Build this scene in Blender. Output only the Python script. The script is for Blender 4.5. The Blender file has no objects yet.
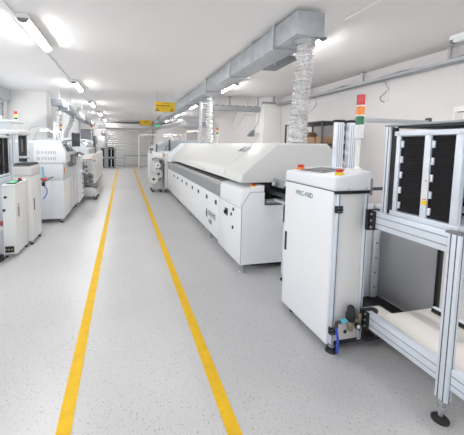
import bpy, bmesh, math, random
from mathutils import Vector, Matrix
random.seed(7)
PI = math.pi
S = bpy.context.scene
COL = S.collection

# ------------------------------------------------------------------ materials
MATS = {}
def mat(name, col, rough=.45, metal=0., noise=.03, scale=6., bump=0., bscale=60., spec=.5, emit=0., ecol=None, alpha=1., trans=0., coat=0.):
    m = bpy.data.materials.new(name); m.use_nodes = True
    nt = m.node_tree; N = nt.nodes; L = nt.links
    b = N['Principled BSDF']
    b.inputs['Roughness'].default_value = rough; b.inputs['Metallic'].default_value = metal
    b.inputs['Specular IOR Level'].default_value = spec
    b.inputs['Coat Weight'].default_value = coat
    if trans: b.inputs['Transmission Weight'].default_value = trans
    if alpha < 1: b.inputs['Alpha'].default_value = alpha
    tc = N.new('ShaderNodeTexCoord')
    nz = N.new('ShaderNodeTexNoise'); nz.inputs['Scale'].default_value = scale; nz.inputs['Detail'].default_value = 4
    L.new(tc.outputs['Object'], nz.inputs['Vector'])
    rp = N.new('ShaderNodeValToRGB')
    rp.color_ramp.elements[0].position = .3; rp.color_ramp.elements[1].position = .7
    rp.color_ramp.elements[0].color = tuple(max(0, c*(1-noise)) for c in col)+(1,)
    rp.color_ramp.elements[1].color = tuple(min(1, c*(1+noise)) for c in col)+(1,)
    L.new(nz.outputs['Fac'], rp.inputs['Fac']); L.new(rp.outputs['Color'], b.inputs['Base Color'])
    if bump:
        n2 = N.new('ShaderNodeTexNoise'); n2.inputs['Scale'].default_value = bscale; n2.inputs['Detail'].default_value = 3
        L.new(tc.outputs['Object'], n2.inputs['Vector'])
        bp = N.new('ShaderNodeBump'); bp.inputs['Strength'].default_value = bump; bp.inputs['Distance'].default_value = .01
        L.new(n2.outputs['Fac'], bp.inputs['Height']); L.new(bp.outputs['Normal'], b.inputs['Normal'])
    if emit:
        b.inputs['Emission Color'].default_value = (ecol or col)+(1,); b.inputs['Emission Strength'].default_value = emit
    MATS[name] = m
    return m
M = MATS
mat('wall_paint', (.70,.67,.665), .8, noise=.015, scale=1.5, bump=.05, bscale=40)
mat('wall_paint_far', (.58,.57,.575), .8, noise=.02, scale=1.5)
mat('ceiling_paint', (.87,.85,.84), .85, noise=.012, scale=.9, bump=.06, bscale=8)
mat('column_paint', (.86,.845,.825), .8, noise=.015, scale=1.5)
mat('white_enamel', (.875,.895,.93), .32, noise=.012, scale=3)
mat('white_enamel_warm', (.80,.795,.785), .38, noise=.015, scale=3)
mat('oven_white', (.885,.91,.935), .35, noise=.012, scale=2)
mat('hood_cream', (.735,.735,.725), .4, noise=.015, scale=2)
mat('hood_end', (.62,.62,.62), .42, noise=.015, scale=2)
mat('grey_band', (.30,.315,.335), .4, noise=.04, scale=5)
mat('grey_top', (.50,.51,.52), .35, noise=.03, scale=5)
mat('pale_grey', (.66,.69,.72), .4, noise=.02, scale=3)
mat('blue_grey', (.44,.49,.55), .35, noise=.03, scale=3)
mat('panel_grey', (.60,.59,.60), .22, .2, noise=.04, scale=2)
mat('aluminium', (.76,.81,.88), .36, .22, noise=.03, scale=8)
mat('slot_dark', (.10,.105,.12), .6)
mat('slot_soft', (.33,.37,.42), .5)
mat('galvanized', (.46,.485,.515), .5, .4, noise=.10, scale=9)
mat('galvanized_pale', (.56,.585,.61), .5, .35, noise=.08, scale=9)
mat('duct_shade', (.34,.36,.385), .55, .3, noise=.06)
mat('dark_duct', (.22,.24,.26), .4, .4, noise=.05)
mat('foil', (.80,.80,.80), .24, .8, noise=.22, scale=38, bump=.6, bscale=30)  # strong colour noise paints in the glitter of the crinkles
mat('steel', (.55,.57,.58), .3, .85, noise=.05, scale=12)
mat('black', (.012,.012,.014), .5, noise=.1)
mat('black_rubber', (.02,.02,.022), .7, noise=.2, scale=20)
mat('dark_grey', (.06,.063,.07), .45, noise=.08)
mat('mid_grey', (.22,.225,.235), .5, noise=.06)
mat('screen_dark', (.04,.045,.055), .15, noise=.05)
mat('glass_dark', (.10,.135,.15), .12, noise=.25, scale=7)
mat('screen_green', (.10,.55,.20), .2, noise=.2, scale=40, emit=.5)
mat('red_plastic', (.62,.02,.02), .3, noise=.05)
mat('orange_plastic', (.85,.22,.01), .3, noise=.05)
mat('yellow_plastic', (.88,.60,.02), .35, noise=.04)
mat('lens_red', (.58,.03,.04), .2, noise=.15, scale=40, coat=.4)
mat('lens_orange', (.90,.26,.02), .2, noise=.12, scale=40, coat=.4)
mat('lens_green', (.005,.16,.06), .2, noise=.2, scale=40, coat=.4)
mat('lens_yellow', (.90,.70,.03), .2, noise=.1, scale=40, coat=.4)
mat('lens_blue', (.04,.12,.55), .2, noise=.1, scale=40, coat=.4)
mat('white_plastic', (.82,.82,.81), .4, noise=.02)
mat('tape_yellow', (.77,.47,.02), .6, spec=.25, noise=.07, scale=14)
mat('sign_yellow', (.85,.55,.02), .45, noise=.03, scale=10)
mat('ink', (.04,.035,.02), .6)
mat('ink_soft', (.30,.21,.02), .6)
mat('ink_grey', (.18,.22,.23), .55, noise=.3, scale=30)
mat('ink_green', (.02,.16,.13), .5, noise=.1)
mat('slot_blue', (.40,.45,.52), .5)
mat('blue_hose', (.03,.08,.55), .35, noise=.08)
mat('cyan_plastic', (.15,.55,.70), .35, noise=.05)
mat('cable_grey', (.36,.38,.42), .5)
mat('brass', (.42,.36,.27), .4, .5)
mat('cardboard', (.30,.19,.11), .85, noise=.1, scale=8)
mat('paper_roll', (.47,.31,.19), .8, noise=.1)
mat('shutter', (.72,.71,.70), .42, .15, noise=.03, scale=4)
mat('tray_grey', (.42,.44,.46), .45, .4, noise=.06)
mat('pipe_dark', (.12,.12,.125), .5)
mat('lamp_glow', (1,.98,.96), .4, emit=52., ecol=(1.,.985,.965))
mat('desk_lamp_glow', (1,.98,.96), .4, emit=2.5, ecol=(1.,.985,.965))
mat('diffuser_off', (.80,.83,.86), .35)
mat('exit_green', (.05,.60,.25), .4, emit=.35, ecol=(.05,.7,.3))
mat('shelf_white', (.70,.67,.63), .45, noise=.025, scale=4)
mat('concrete', (.45,.44,.42), .9, noise=.08)

def floor_material():
    m = bpy.data.materials.new('speckled_epoxy'); m.use_nodes = True
    nt = m.node_tree; N = nt.nodes; L = nt.links; b = N['Principled BSDF']
    tc = N.new('ShaderNodeTexCoord')
    big = N.new('ShaderNodeTexNoise'); big.inputs['Scale'].default_value = .8; big.inputs['Detail'].default_value = 5
    L.new(tc.outputs['Object'], big.inputs['Vector'])
    r0 = N.new('ShaderNodeValToRGB')
    r0.color_ramp.elements[0].position = .3; r0.color_ramp.elements[1].position = .72
    r0.color_ramp.elements[0].color = (.50,.50,.505,1); r0.color_ramp.elements[1].color = (.585,.585,.59,1)
    L.new(big.outputs['Fac'], r0.inputs['Fac'])
    prev = r0.outputs['Color']
    for sc, lo, hi, col, amt in ((85., .0, .26, (.16,.16,.20,1), .75), (52., .0, .16, (.80,.80,.80,1), .5), (34., .0, .13, (.06,.06,.09,1), .95)):
        v = N.new('ShaderNodeTexVoronoi'); v.inputs['Scale'].default_value = sc
        L.new(tc.outputs['Object'], v.inputs['Vector'])
        r = N.new('ShaderNodeValToRGB')
        r.color_ramp.elements[0].position = lo; r.color_ramp.elements[1].position = hi+.05
        r.color_ramp.elements[0].color = (amt,amt,amt,1); r.color_ramp.elements[1].color = (0,0,0,1)
        L.new(v.outputs['Distance'], r.inputs['Fac'])
        mx = N.new('ShaderNodeMix'); mx.data_type = 'RGBA'
        L.new(r.outputs['Color'], mx.inputs[0]); L.new(prev, mx.inputs[6]); mx.inputs[7].default_value = col
        prev = mx.outputs[2]
    L.new(prev, b.inputs['Base Color'])
    rr = N.new('ShaderNodeMapRange'); rr.inputs[3].default_value = .22; rr.inputs[4].default_value = .42
    L.new(big.outputs['Fac'], rr.inputs[0]); L.new(rr.outputs[0], b.inputs['Roughness'])
    b.inputs['Specular IOR Level'].default_value = .4
    MATS['floor'] = m
floor_material()

def slotted_black():
    # black ribbed plastic rail plate of a board magazine: fine horizontal grooves
    m = bpy.data.materials.new('ribbed_black'); m.use_nodes = True
    nt = m.node_tree; N = nt.nodes; L = nt.links; b = N['Principled BSDF']
    tc = N.new('ShaderNodeTexCoord'); w = N.new('ShaderNodeTexWave'); w.bands_direction = 'Z'; w.inputs['Scale'].default_value = 32
    L.new(tc.outputs['Object'], w.inputs['Vector'])
    r = N.new('ShaderNodeValToRGB'); r.color_ramp.elements[0].color = (.006,.006,.007,1); r.color_ramp.elements[1].color = (.03,.03,.032,1)
    L.new(w.outputs['Fac'], r.inputs['Fac']); L.new(r.outputs['Color'], b.inputs['Base Color'])
    bp = N.new('ShaderNodeBump'); bp.inputs['Strength'].default_value = .5; bp.inputs['Distance'].default_value = .004
    L.new(w.outputs['Fac'], bp.inputs['Height']); L.new(bp.outputs['Normal'], b.inputs['Normal'])
    b.inputs['Roughness'].default_value = .8; b.inputs['Specular IOR Level'].default_value = .15
    MATS['ribbed_black'] = m
slotted_black()

def clear_mat():
    m = bpy.data.materials.new('window_glass'); m.use_nodes = True
    nt = m.node_tree; N = nt.nodes; L = nt.links
    o = N['Material Output']; b = N['Principled BSDF']
    b.inputs['Base Color'].default_value = (.9,.95,.97,1); b.inputs['Roughness'].default_value = .05
    t = N.new('ShaderNodeBsdfTransparent'); mx = N.new('ShaderNodeMixShader'); mx.inputs[0].default_value = .12
    L.new(t.outputs[0], mx.inputs[1]); L.new(b.outputs[0], mx.inputs[2]); L.new(mx.outputs[0], o.inputs[0])
    MATS['window_glass'] = m
clear_mat()

# ------------------------------------------------------------------ mesh builder
class MB:
    def __init__(s): s.bm = bmesh.new(); s.mats = []
    def mi(s, m):
        if m not in s.mats: s.mats.append(m)
        return s.mats.index(m)
    def _faces(s, fs, m, smooth=False):
        i = s.mi(m)
        for f in fs: f.material_index = i; f.smooth = smooth
    def box(s, x0, x1, y0, y1, z0, z1, m, bev=0., seg=2, edges=None):
        x0, x1 = sorted((x0, x1)); y0, y1 = sorted((y0, y1)); z0, z1 = sorted((z0, z1))
        r = bmesh.ops.create_cube(s.bm, size=1)
        vs = r['verts']
        for v in vs:
            v.co = Vector((x0+(v.co.x+.5)*(x1-x0), y0+(v.co.y+.5)*(y1-y0), z0+(v.co.z+.5)*(z1-z0)))
        fs = list({f for v in vs for f in v.link_faces}); s._faces(fs, m)
        if bev > 0:
            es = list({e for v in vs for e in v.link_edges})
            if edges:
                es = [e for e in es if abs((e.verts[0].co-e.verts[1].co).normalized()['xyz'.index(edges)]) > .9]
            b = bmesh.ops.bevel(s.bm, geom=es, offset=min(bev, .45*min(x1-x0, y1-y0, z1-z0)), segments=seg, affect='EDGES', profile=.5)
            s._faces(b['faces'], m, True)
        return s
    def prism(s, pts, axis, a0, a1, m, smooth=False, bev=0.):
        # pts: 2D polygon in the two other axes (in xyz order), extruded along axis
        def P(u, v, a):
            return Vector({'x': (a, u, v), 'y': (u, a, v), 'z': (u, v, a)}[axis])
        A = [s.bm.verts.new(P(u, v, a0)) for u, v in pts]; B = [s.bm.verts.new(P(u, v, a1)) for u, v in pts]
        n = len(pts); fs = [s.bm.faces.new(A), s.bm.faces.new(B[::-1])]
        sd = [s.bm.faces.new((A[i], B[i], B[(i+1) % n], A[(i+1) % n])) for i in range(n)]
        s._faces(fs, m); s._faces(sd, m, smooth)
        bmesh.ops.recalc_face_normals(s.bm, faces=fs+sd)
        if bev > 0:
            es = list({e for f in fs for e in f.edges})
            b = bmesh.ops.bevel(s.bm, geom=es, offset=bev, segments=2, affect='EDGES', profile=.5)
            s._faces(b['faces'], m, True)
        return s
    def hexa(s, c8, m, bev=0.):
        vs = [s.bm.verts.new(Vector(c)) for c in c8]   # bottom 4 ccw, top 4 ccw
        fs = [s.bm.faces.new([vs[i] for i in q]) for q in ((3,2,1,0),(4,5,6,7),(0,1,5,4),(1,2,6,5),(2,3,7,6),(3,0,4,7))]
        s._faces(fs, m); bmesh.ops.recalc_face_normals(s.bm, faces=fs)
        if bev:
            es = list({e for f in fs for e in f.edges})
            b = bmesh.ops.bevel(s.bm, geom=es, offset=bev, segments=3, affect='EDGES', profile=.5); s._faces(b['faces'], m, True)
        return s
    def tube(s, pts, r, m, n=10, caps=True, closed=False):
        pts = [Vector(p) for p in pts]; rings = []
        k = len(pts)
        rr = r if isinstance(r, (list, tuple)) else [r]*k
        up = None
        for i, p in enumerate(pts):
            a = pts[max(0, i-1)]; b = pts[min(k-1, i+1)]
            t = (b-a).normalized()
            if up is None:
                up = Vector((0,0,1)) if abs(t.z) < .9 else Vector((1,0,0))
            u = t.cross(up).normalized(); w = u.cross(t).normalized(); up = w
            rings.append([s.bm.verts.new(p+(u*math.cos(2*PI*j/n)+w*math.sin(2*PI*j/n))*rr[i]) for j in range(n)])
        fs = []
        for i in range(k-1):
            for j in range(n):
                fs.append(s.bm.faces.new((rings[i][j], rings[i][(j+1) % n], rings[i+1][(j+1) % n], rings[i+1][j])))
        s._faces(fs, m, True); cp = []
        if caps:
            cp = [s.bm.faces.new(rings[0][::-1]), s.bm.faces.new(rings[-1])]; s._faces(cp, m)
        bmesh.ops.recalc_face_normals(s.bm, faces=fs+cp)
        return s
    def lathe(s, prof, c, m, axis='z', n=20, sharp=True):
        # prof: list of (radius, height)
        c = Vector(c)
        def P(r, h, a):
            x, y = r*math.cos(a), r*math.sin(a)
            return c+Vector({'z': (x, y, h), 'y': (x, h, y), 'x': (h, x, y)}[axis])
        rings = [[s.bm.verts.new(P(max(r, 1e-4), h, 2*PI*j/n)) for j in range(n)] for r, h in prof]
        fs = []
        for i in range(len(prof)-1):
            for j in range(n):
                fs.append(s.bm.faces.new((rings[i][j], rings[i][(j+1) % n], rings[i+1][(j+1) % n], rings[i+1][j])))
        s._faces(fs, m, True)
        cp = [s.bm.faces.new(rings[0][::-1]), s.bm.faces.new(rings[-1])]; s._faces(cp, m)
        bmesh.ops.recalc_face_normals(s.bm, faces=fs+cp)
        return s
    def build(s, name, parent=None):
        off = Vector((0,0,0)); p = parent
        while p: off += p.location; p = p.parent
        me = bpy.data.meshes.new(name)
        for v in s.bm.verts: v.co -= off
        s.bm.to_mesh(me); s.bm.free()
        for k in s.mats: me.materials.append(MATS[k])
        me.set_sharp_from_angle(angle=math.radians(40))
        o = bpy.data.objects.new(name, me); COL.objects.link(o)
        if parent: o.parent = parent
        return o

def box(name, parent, x0, x1, y0, y1, z0, z1, m, bev=0., **k): return MB().box(x0,x1,y0,y1,z0,z1,m,bev,**k).build(name, parent)
def tag(o, label, cat, group=None):
    o['label'] = label; o['category'] = cat
    if group: o['group'] = group
    return o
def thing(name, loc, label, cat, group=None):
    o = bpy.data.objects.new(name, None); o.empty_display_size = .1; o.location = loc; COL.objects.link(o)
    return tag(o, label, cat, group)
def structure(o): o['kind'] = 'structure'; return o
def copy_tree(o, dx, label=None, parent=None):
    c = o.copy(); COL.objects.link(c)
    if parent: c.parent = parent
    else: c.location = o.location+Vector(dx)
    if label: c['label'] = label
    for ch in list(o.children): copy_tree(ch, (0,0,0), None, c)
    return c

FACE = {'-x': Matrix(((0,0,-1),(-1,0,0),(0,1,0))), '-y': Matrix(((1,0,0),(0,0,-1),(0,1,0))), '+x': Matrix(((0,0,1),(1,0,0),(0,1,0)))}
def text(name, s, size, face, pos, m, parent, shear=0., R=None, sx=1., bold=0.):
    cu = bpy.data.curves.new('lettering', 'FONT'); cu.body = s; cu.size = size; cu.extrude = .0008; cu.shear = shear; cu.offset = bold
    to = bpy.data.objects.new('lettering', cu); COL.objects.link(to)
    bpy.context.view_layer.update()
    me = bpy.data.meshes.new_from_object(to.evaluated_get(bpy.context.evaluated_depsgraph_get()))
    bpy.data.objects.remove(to); bpy.data.curves.remove(cu)
    R = R or FACE[face]; off = Vector((0,0,0)); p = parent
    while p: off += p.location; p = p.parent
    for v in me.vertices: v.co = R @ Vector((v.co.x*sx, v.co.y, v.co.z))+Vector(pos)-off
    me.name = name; me.materials.clear(); me.materials.append(MATS[m])
    o = bpy.data.objects.new(name, me); COL.objects.link(o); o.parent = parent
    return o

# ------------------------------------------------------------------ room
CZ = 3.07; XR = 5.03; XL = -3.42; YF = 20.9; YB = -5.0
structure(box('floor', None, XL-.15, XR+.15, YB-.1, YF+.1, -.1, 0, 'floor'))
structure(box('ceiling', None, XL-.15, XR+.15, YB-.1, YF+.1, CZ, CZ+.12, 'ceiling_paint'))
structure(box('wall_right', None, XR, XR+.15, YB-.1, YF+.1, 0, CZ, 'wall_paint'))
# left wall: long strip windows (sill z 1.0, head 2.68), solid parapet and lintel
wl = MB()
wl.box(XL-.15, XL, YB-.1, YF+.1, 0, 1.0, 'wall_paint')
wl.box(XL-.15, XL, YB-.1, YF+.1, 2.68, CZ, 'wall_paint')
for y0, y1 in ((YB-.1, -4.2), (1.2, 1.8), (6.4, 6.9), (10.0, 11.2), (15.4, 16.4), (19.6, YF+.1)):
    wl.box(XL-.15, XL, y0, y1, 1.0, 2.68, 'wall_paint')
structure(wl.build('wall_left'))
def window(n, y0, y1, x=XL-.07):
    r = MB(); w = .06
    r.box(x-.03, x+.03, y0, y1, 1.0, 1.0+w, 'pale_grey').box(x-.03, x+.03, y0, y1, 2.68-w, 2.68, 'pale_grey')
    k = max(2, round((y1-y0)/1.1))
    for i in range(k+1):
        yy = y0+(y1-y0-w)*i/k
        r.box(x-.03, x+.03, yy, yy+w, 1.0, 2.68, 'pale_grey')
    o = structure(r.build('window_%d' % n))
    box('pane', o, x-.005, x+.005, y0+.02, y1-.02, 1.02, 2.66, 'window_glass')
    b = MB()
    for i in range(7):
        z = 2.28+i*.05
        b.prism([(x+.05, z), (x+.085, z+.018), (x+.085, z+.021), (x+.05, z+.003)], 'y', y0+.03, y1-.03, 'mid_grey')
    b.build('blind', o)
for i, (a, b) in enumerate(((-4.2,1.2), (1.8,6.4), (6.9,10.0), (11.2,15.4), (16.4,19.6))): window(i+1, a, b)
structure(box('trim_1', None, XL, XL+.10, YB, 10.28, 2.72, CZ, 'galvanized_pale', .01))
# unseen wall behind the camera, its windows added to let daylight in
wb = MB()
wb.box(XL-.15, XR+.15, YB-.15, YB, 0, .9, 'wall_paint').box(XL-.15, XR+.15, YB-.15, YB, 2.8, CZ, 'wall_paint')
for a, b in ((XL-.15, XL+.4), (.4, .9), (XR-.5, XR+.15)): wb.box(a, b, YB-.15, YB, .9, 2.8, 'wall_paint')
structure(wb.build('wall_back'))
for i, (a, b) in enumerate(((XL+.4, .4), (.9, XR-.5))):
    r = MB(); y = YB-.08
    r.box(a, b, y-.03, y+.03, .9, .96, 'pale_grey').box(a, b, y-.03, y+.03, 2.74, 2.8, 'pale_grey')
    for j in range(4):
        xx = a+(b-a-.06)*j/3; r.box(xx, xx+.06, y-.03, y+.03, .9, 2.8, 'pale_grey')
    o = structure(r.build('window_%d' % (6+i))); box('pane', o, a+.02, b-.02, y-.005, y+.005, .92, 2.78, 'window_glass')
# far wall with roller shutter
wf = MB()
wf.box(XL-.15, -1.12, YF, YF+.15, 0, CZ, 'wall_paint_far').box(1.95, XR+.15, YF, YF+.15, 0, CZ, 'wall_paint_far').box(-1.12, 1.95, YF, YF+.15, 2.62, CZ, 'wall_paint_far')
structure(wf.build('wall_far'))
sh = MB(); pts = []
nz = 21
for i in range(nz):
    z = 2.62*i/nz; pts += [(YF+.08, z), (YF+.02, z+.03), (YF+.005, z+.07), (YF+.02, z+.1), (YF+.08, z+.115)]
pts += [(YF+.1, 2.62), (YF+.1, 0)]
sh.prism(pts, 'x', -1.12, 1.95, 'shutter')
door = structure(sh.build('door_1'))
g = MB(); g.box(-1.17, -1.08, YF-.05, YF+.05, 0, 2.62, 'tray_grey').box(1.9, 1.99, YF-.05, YF+.05, 0, 2.62, 'tray_grey'); g.build('guide_rail', door)
box('shutter_box', door, -1.2, 2.02, YF-.25, YF, 2.56, 2.84, 'shutter', .01)
structure(MB().tube([(-1.3, YF-.3, 2.9), (4.0, YF-.3, 2.9)], .035, 'pipe_dark').build('trim_2'))
# columns
structure(box('trim_3', None, XL, -2.34, 10.3, 10.9, 0, CZ, 'column_paint', .012))
structure(box('trim_4', None, 4.4, XR, 9.05, 9.65, 0, CZ, 'column_paint', .012))
structure(box('trim_5', None, -2.6, -1.95, 14.2, 14.8, 0, CZ, 'column_paint', .012))
# floor tape
def tape(pts, label):
    a, b = pts; w = .038
    t = MB(); t.prism([(a[0]-w, a[1]), (a[0]+w, a[1]), (b[0]+w, b[1]), (b[0]-w, b[1])], 'z', .0004, .003, 'tape_yellow')
    tag(t.build('floor_tape'), label, 'floor marking', 'yellow aisle lines')
tape(((-.302, -2.5), (-.385, 18.3)), 'yellow floor line on the left of the aisle, beside the left machines')
tape(((.546, -2.5), (.570, 18.3)), 'yellow floor line on the right of the aisle, towards the long oven')
tag(MB().box(2.9, 2.96, .9, 1.9, .0004, .003, 'tape_yellow').build('floor_tape'), 'short bit of orange yellow floor line seen behind the near right aluminium post', 'floor marking', 'yellow aisle lines')

# ------------------------------------------------------------------ ceiling lamps
def lamp(x, yc, label, group, on=True, L=1.24):
    t = thing('ceiling_lamp', (x, yc, CZ-.11), label, 'ceiling lamp', group)
    h = MB(); h.prism([(x-.078, CZ-.066), (x+.078, CZ-.066), (x+.06, CZ-.005), (x-.06, CZ-.005)], 'y', yc-L/2, yc+L/2, 'white_plastic'); h.build('housing', t)
    d = MB()
    prof = [(x+.055*math.cos(a), CZ-.067+.04*math.sin(a)) for a in [PI+PI*i/8 for i in range(9)]]
    d.prism(prof, 'y', yc-L/2+.03, yc+L/2-.03, 'lamp_glow' if on else 'diffuser_off', smooth=True); d.build('diffuser', t)
    for s in (-1, 1):
        e = MB(); e.prism([(x+.066*math.cos(a), CZ-.062+.052*math.sin(a)) for a in [PI+PI*i/8 for i in range(9)]], 'y', yc+s*(L/2-.03), yc+s*(L/2+.005), 'mid_grey'); e.build('end_cap', t)
    return t
LX = -1.19
ll = [(.9,'nearest, out over the camera'), (4.80,'largest of the row above the left machines, nearest to the camera'), (8.67,'second from the near end of the row above the left machines'),
      (12.4,'third from the near end of the row above the left machines'), (16.3,'fourth from the near end of the row above the left machines'), (20.0,'smallest of the row above the left machines, by the shutter')]
for y, w in ll[1:]: lamp(LX, y, 'lit strip ceiling lamp, '+w, 'strip lamps above the left machines')
lamp(LX, .9, 'added unseen strip ceiling lamp overhead in front of the near left edge, for more light', 'strip lamps above the left machines')  # out of view, continues the row, added for more light
lr = [(4.39,'lit strip ceiling lamp behind the silver hose, nearest of the right row'), (7.68,'lit strip ceiling lamp second from the near end of the right row, beside the duct'),
      (11.7,'lit strip ceiling lamp third from the near end of the right row'), (15.4,'lit strip ceiling lamp fourth from the near end of the right row'), (19.2,'lit strip ceiling lamp farthest of the right row, by the far wall')]
for y, w in lr: lamp(2.685, y, w, 'strip lamps on the right of the duct')
lamp(2.685, .9, 'added unseen strip ceiling lamp overhead on the near right, for more light', 'strip lamps on the right of the duct')  # likewise unseen, added to light the near part of the hall
#lamp(LX, -3., 'lit strip ceiling lamp at the near end of the hall on the left', 'strip lamps above the left machines')
#lamp(2.685, -3., 'lit strip ceiling lamp at the near end of the hall on the right', 'strip lamps on the right of the duct')
lamp(4.52, 2.79, 'unlit pale strip lamp at the upper right edge, above the cable tray', None, False)
tag(MB().tube([(LX-.1, -4, CZ-.012), (LX-.1, 20.5, CZ-.012)], .012, 'white_plastic', 8).build('ceiling_conduit'), 'thin pale conduit running along the left row of ceiling lamps', 'conduit')
tag(MB().tube([(2.66, -4, CZ-.012), (2.66, 3.3, CZ-.012)], .012, 'white_plastic', 8).build('ceiling_conduit'), 'thin pale conduit on the ceiling at the upper right, right of the duct end', 'conduit')

# ------------------------------------------------------------------ ventilation ducts and hoses
def duct(loc, x0, x1, y0, y1, z0, z1, flanges, label, m='galvanized', tap=()):
    t = thing('ventilation_duct', loc, label, 'ventilation duct')
    ys = [y0]+list(flanges)+[y1]
    for a, b in zip(ys[:-1], ys[1:]): box('duct_section', t, x0, x1, a+.004, b-.004, z0, z1, m if a != y0 else 'galvanized_pale' if m=='galvanized_pale' else m, .004)
    for f in flanges:
        w = .028; q = MB()
        q.box(x0-w, x0, f-.02, f+.02, z0-w, z1+w, 'galvanized_pale').box(x1, x1+w, f-.02, f+.02, z0-w, z1+w, 'galvanized_pale')
        q.box(x0, x1, f-.02, f+.02, z0-w, z0, 'galvanized_pale').box(x0, x1, f-.02, f+.02, z1, z1+w, 'galvanized_pale')
        q.build('flange', t)
    for (x, y, r) in tap:
        c = MB(); c.lathe([(r+.03, 0), (r+.03, -.012), (r+.006, -.014), (r+.006, -.07), (r-.01, -.07)], (x, y, z0), 'steel'); c.build('collar', t)
    for y in [y0+1.2+2.6*i for i in range(int((y1-y0)/2.6))]:
        for x in (x0-.02, x1+.02):
            MB().tube([(x, y, z0-.03), (x, y, CZ)], .006, 'steel', 6).build('hanger_rod', t)
    return t
duct((2.085, 3.15, 2.765), 1.91, 2.26, 3.15, 20.4, 2.765, 3.025, (3.69, 5.36, 7.0, 9.08, 11.5, 14.0, 17.0), 'long grey sheet metal duct hung from the ceiling above the long oven', tap=((2.115, 3.30, .11), (2.33-.08, 8.0, .115)))
tag(MB().hexa([(2.30,4.05,2.80),(2.56,4.05,2.80),(2.56,4.85,2.78),(2.30,4.85,2.78),(2.30,4.05,CZ-.01),(2.5,4.05,CZ-.01),(2.5,4.6,CZ-.01),(2.30,4.6,CZ-.01)], 'dark_duct', .01).build('duct_branch'), 'dark grey branch box beside the main duct, under the ceiling', 'duct branch')
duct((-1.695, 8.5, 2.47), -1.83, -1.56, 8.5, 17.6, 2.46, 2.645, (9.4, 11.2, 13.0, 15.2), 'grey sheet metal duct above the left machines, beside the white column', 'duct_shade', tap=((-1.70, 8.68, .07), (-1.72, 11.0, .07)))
t = thing('ventilation_duct', (3.6, 17, 2.6), 'grey crosswise duct under the ceiling at the far right', 'ventilation duct')
box('duct_section', t, 3.0, 5.0, 16.8, 17.3, 2.52, 2.84, 'galvanized', .01); box('end_cap', t, 2.85, 3.0, 16.85, 17.25, 2.6, 2.9, 'galvanized_pale', .01)
for x in (3.3, 4.5): MB().tube([(x, 17.05, 2.83), (x, 17.05, CZ)], .012, 'steel', 6).build('hanger_rod', t)
t = thing('ventilation_pipe', (2.4, 14, 2.6), 'bright silver round pipe slanting below the ceiling at the far right', 'pipe')
MB().tube([(2.69, 13.9, 2.55), (2.43, 17.8, 2.55), (2.2, 20.85, 2.57)], .12, 'foil', 16).build('tube', t)
for p in ((2.62,14.9), (2.43,17.8)):
    MB().tube([(p[0], p[1], 2.68), (p[0], p[1], CZ)], .01, 'steel', 6).build('hanger_rod', t)

def hose(name, top, bot, r0, r1, label, rib=.045, mname='foil'):
    h = MB(); n = int((top[2]-bot[2])/rib)
    pts, rr = [], []
    a = Vector(top); b = Vector(bot)
    for i in range(n+1):
        for k, f in ((0, 1.), (.5, .82)):
            u = min(1, (i+k)/(n+.5))
            s = u*u*(3-2*u)
            p = Vector((a.x+(b.x-a.x)*s, a.y+(b.y-a.y)*s, a.z+(b.z-a.z)*u))
            p.x += .012*math.sin(u*7)+random.uniform(-.003,.003); p.y += .01*math.sin(u*5+1)
            pts.append(p); rr.append((r0+(r1-r0)*u)*f*random.uniform(.97, 1.03))
    h.tube(pts, rr, mname, 24, caps=False)
    return tag(h.build(name), label, 'flexible hose', 'silver flexible hoses')
hose('flexible_hose', (2.115, 3.30, 2.705), (2.165, 3.46, 1.535), .105, .122, 'wide crinkled silver hose from the near duct end down to the oven')
hose('flexible_hose', (2.25, 8.0, 2.705), (2.33, 8.0, 1.535), .105, .12, 'crinkled silver hose onto the far part of the long oven')
hose('flexible_hose', (-1.70, 8.68, 2.40), (-1.74, 9.12, 1.64), .062, .068, 'thin silver hose left of the two from the left duct, nearest to the column', .03)
hose('flexible_hose', (-1.72, 11.0, 2.40), (-1.93, 11.0, 1.64), .09, .085, 'slanting silver hose right of the two from the left duct, behind the monitor', .03)
t = thing('exhaust_pipe', (2.17, 8.5, 1.54), 'straight grey vertical pipe left of the far hose on the oven', 'pipe')
MB().tube([(2.16, 8.5, 1.53), (2.16, 8.5, 2.745)], .05, 'galvanized_pale', 14).build('tube', t)
MB().lathe([(.07,0),(.07,.03),(.052,.04)], (2.16, 8.5, 1.535), 'steel').build('base_ring', t)

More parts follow.
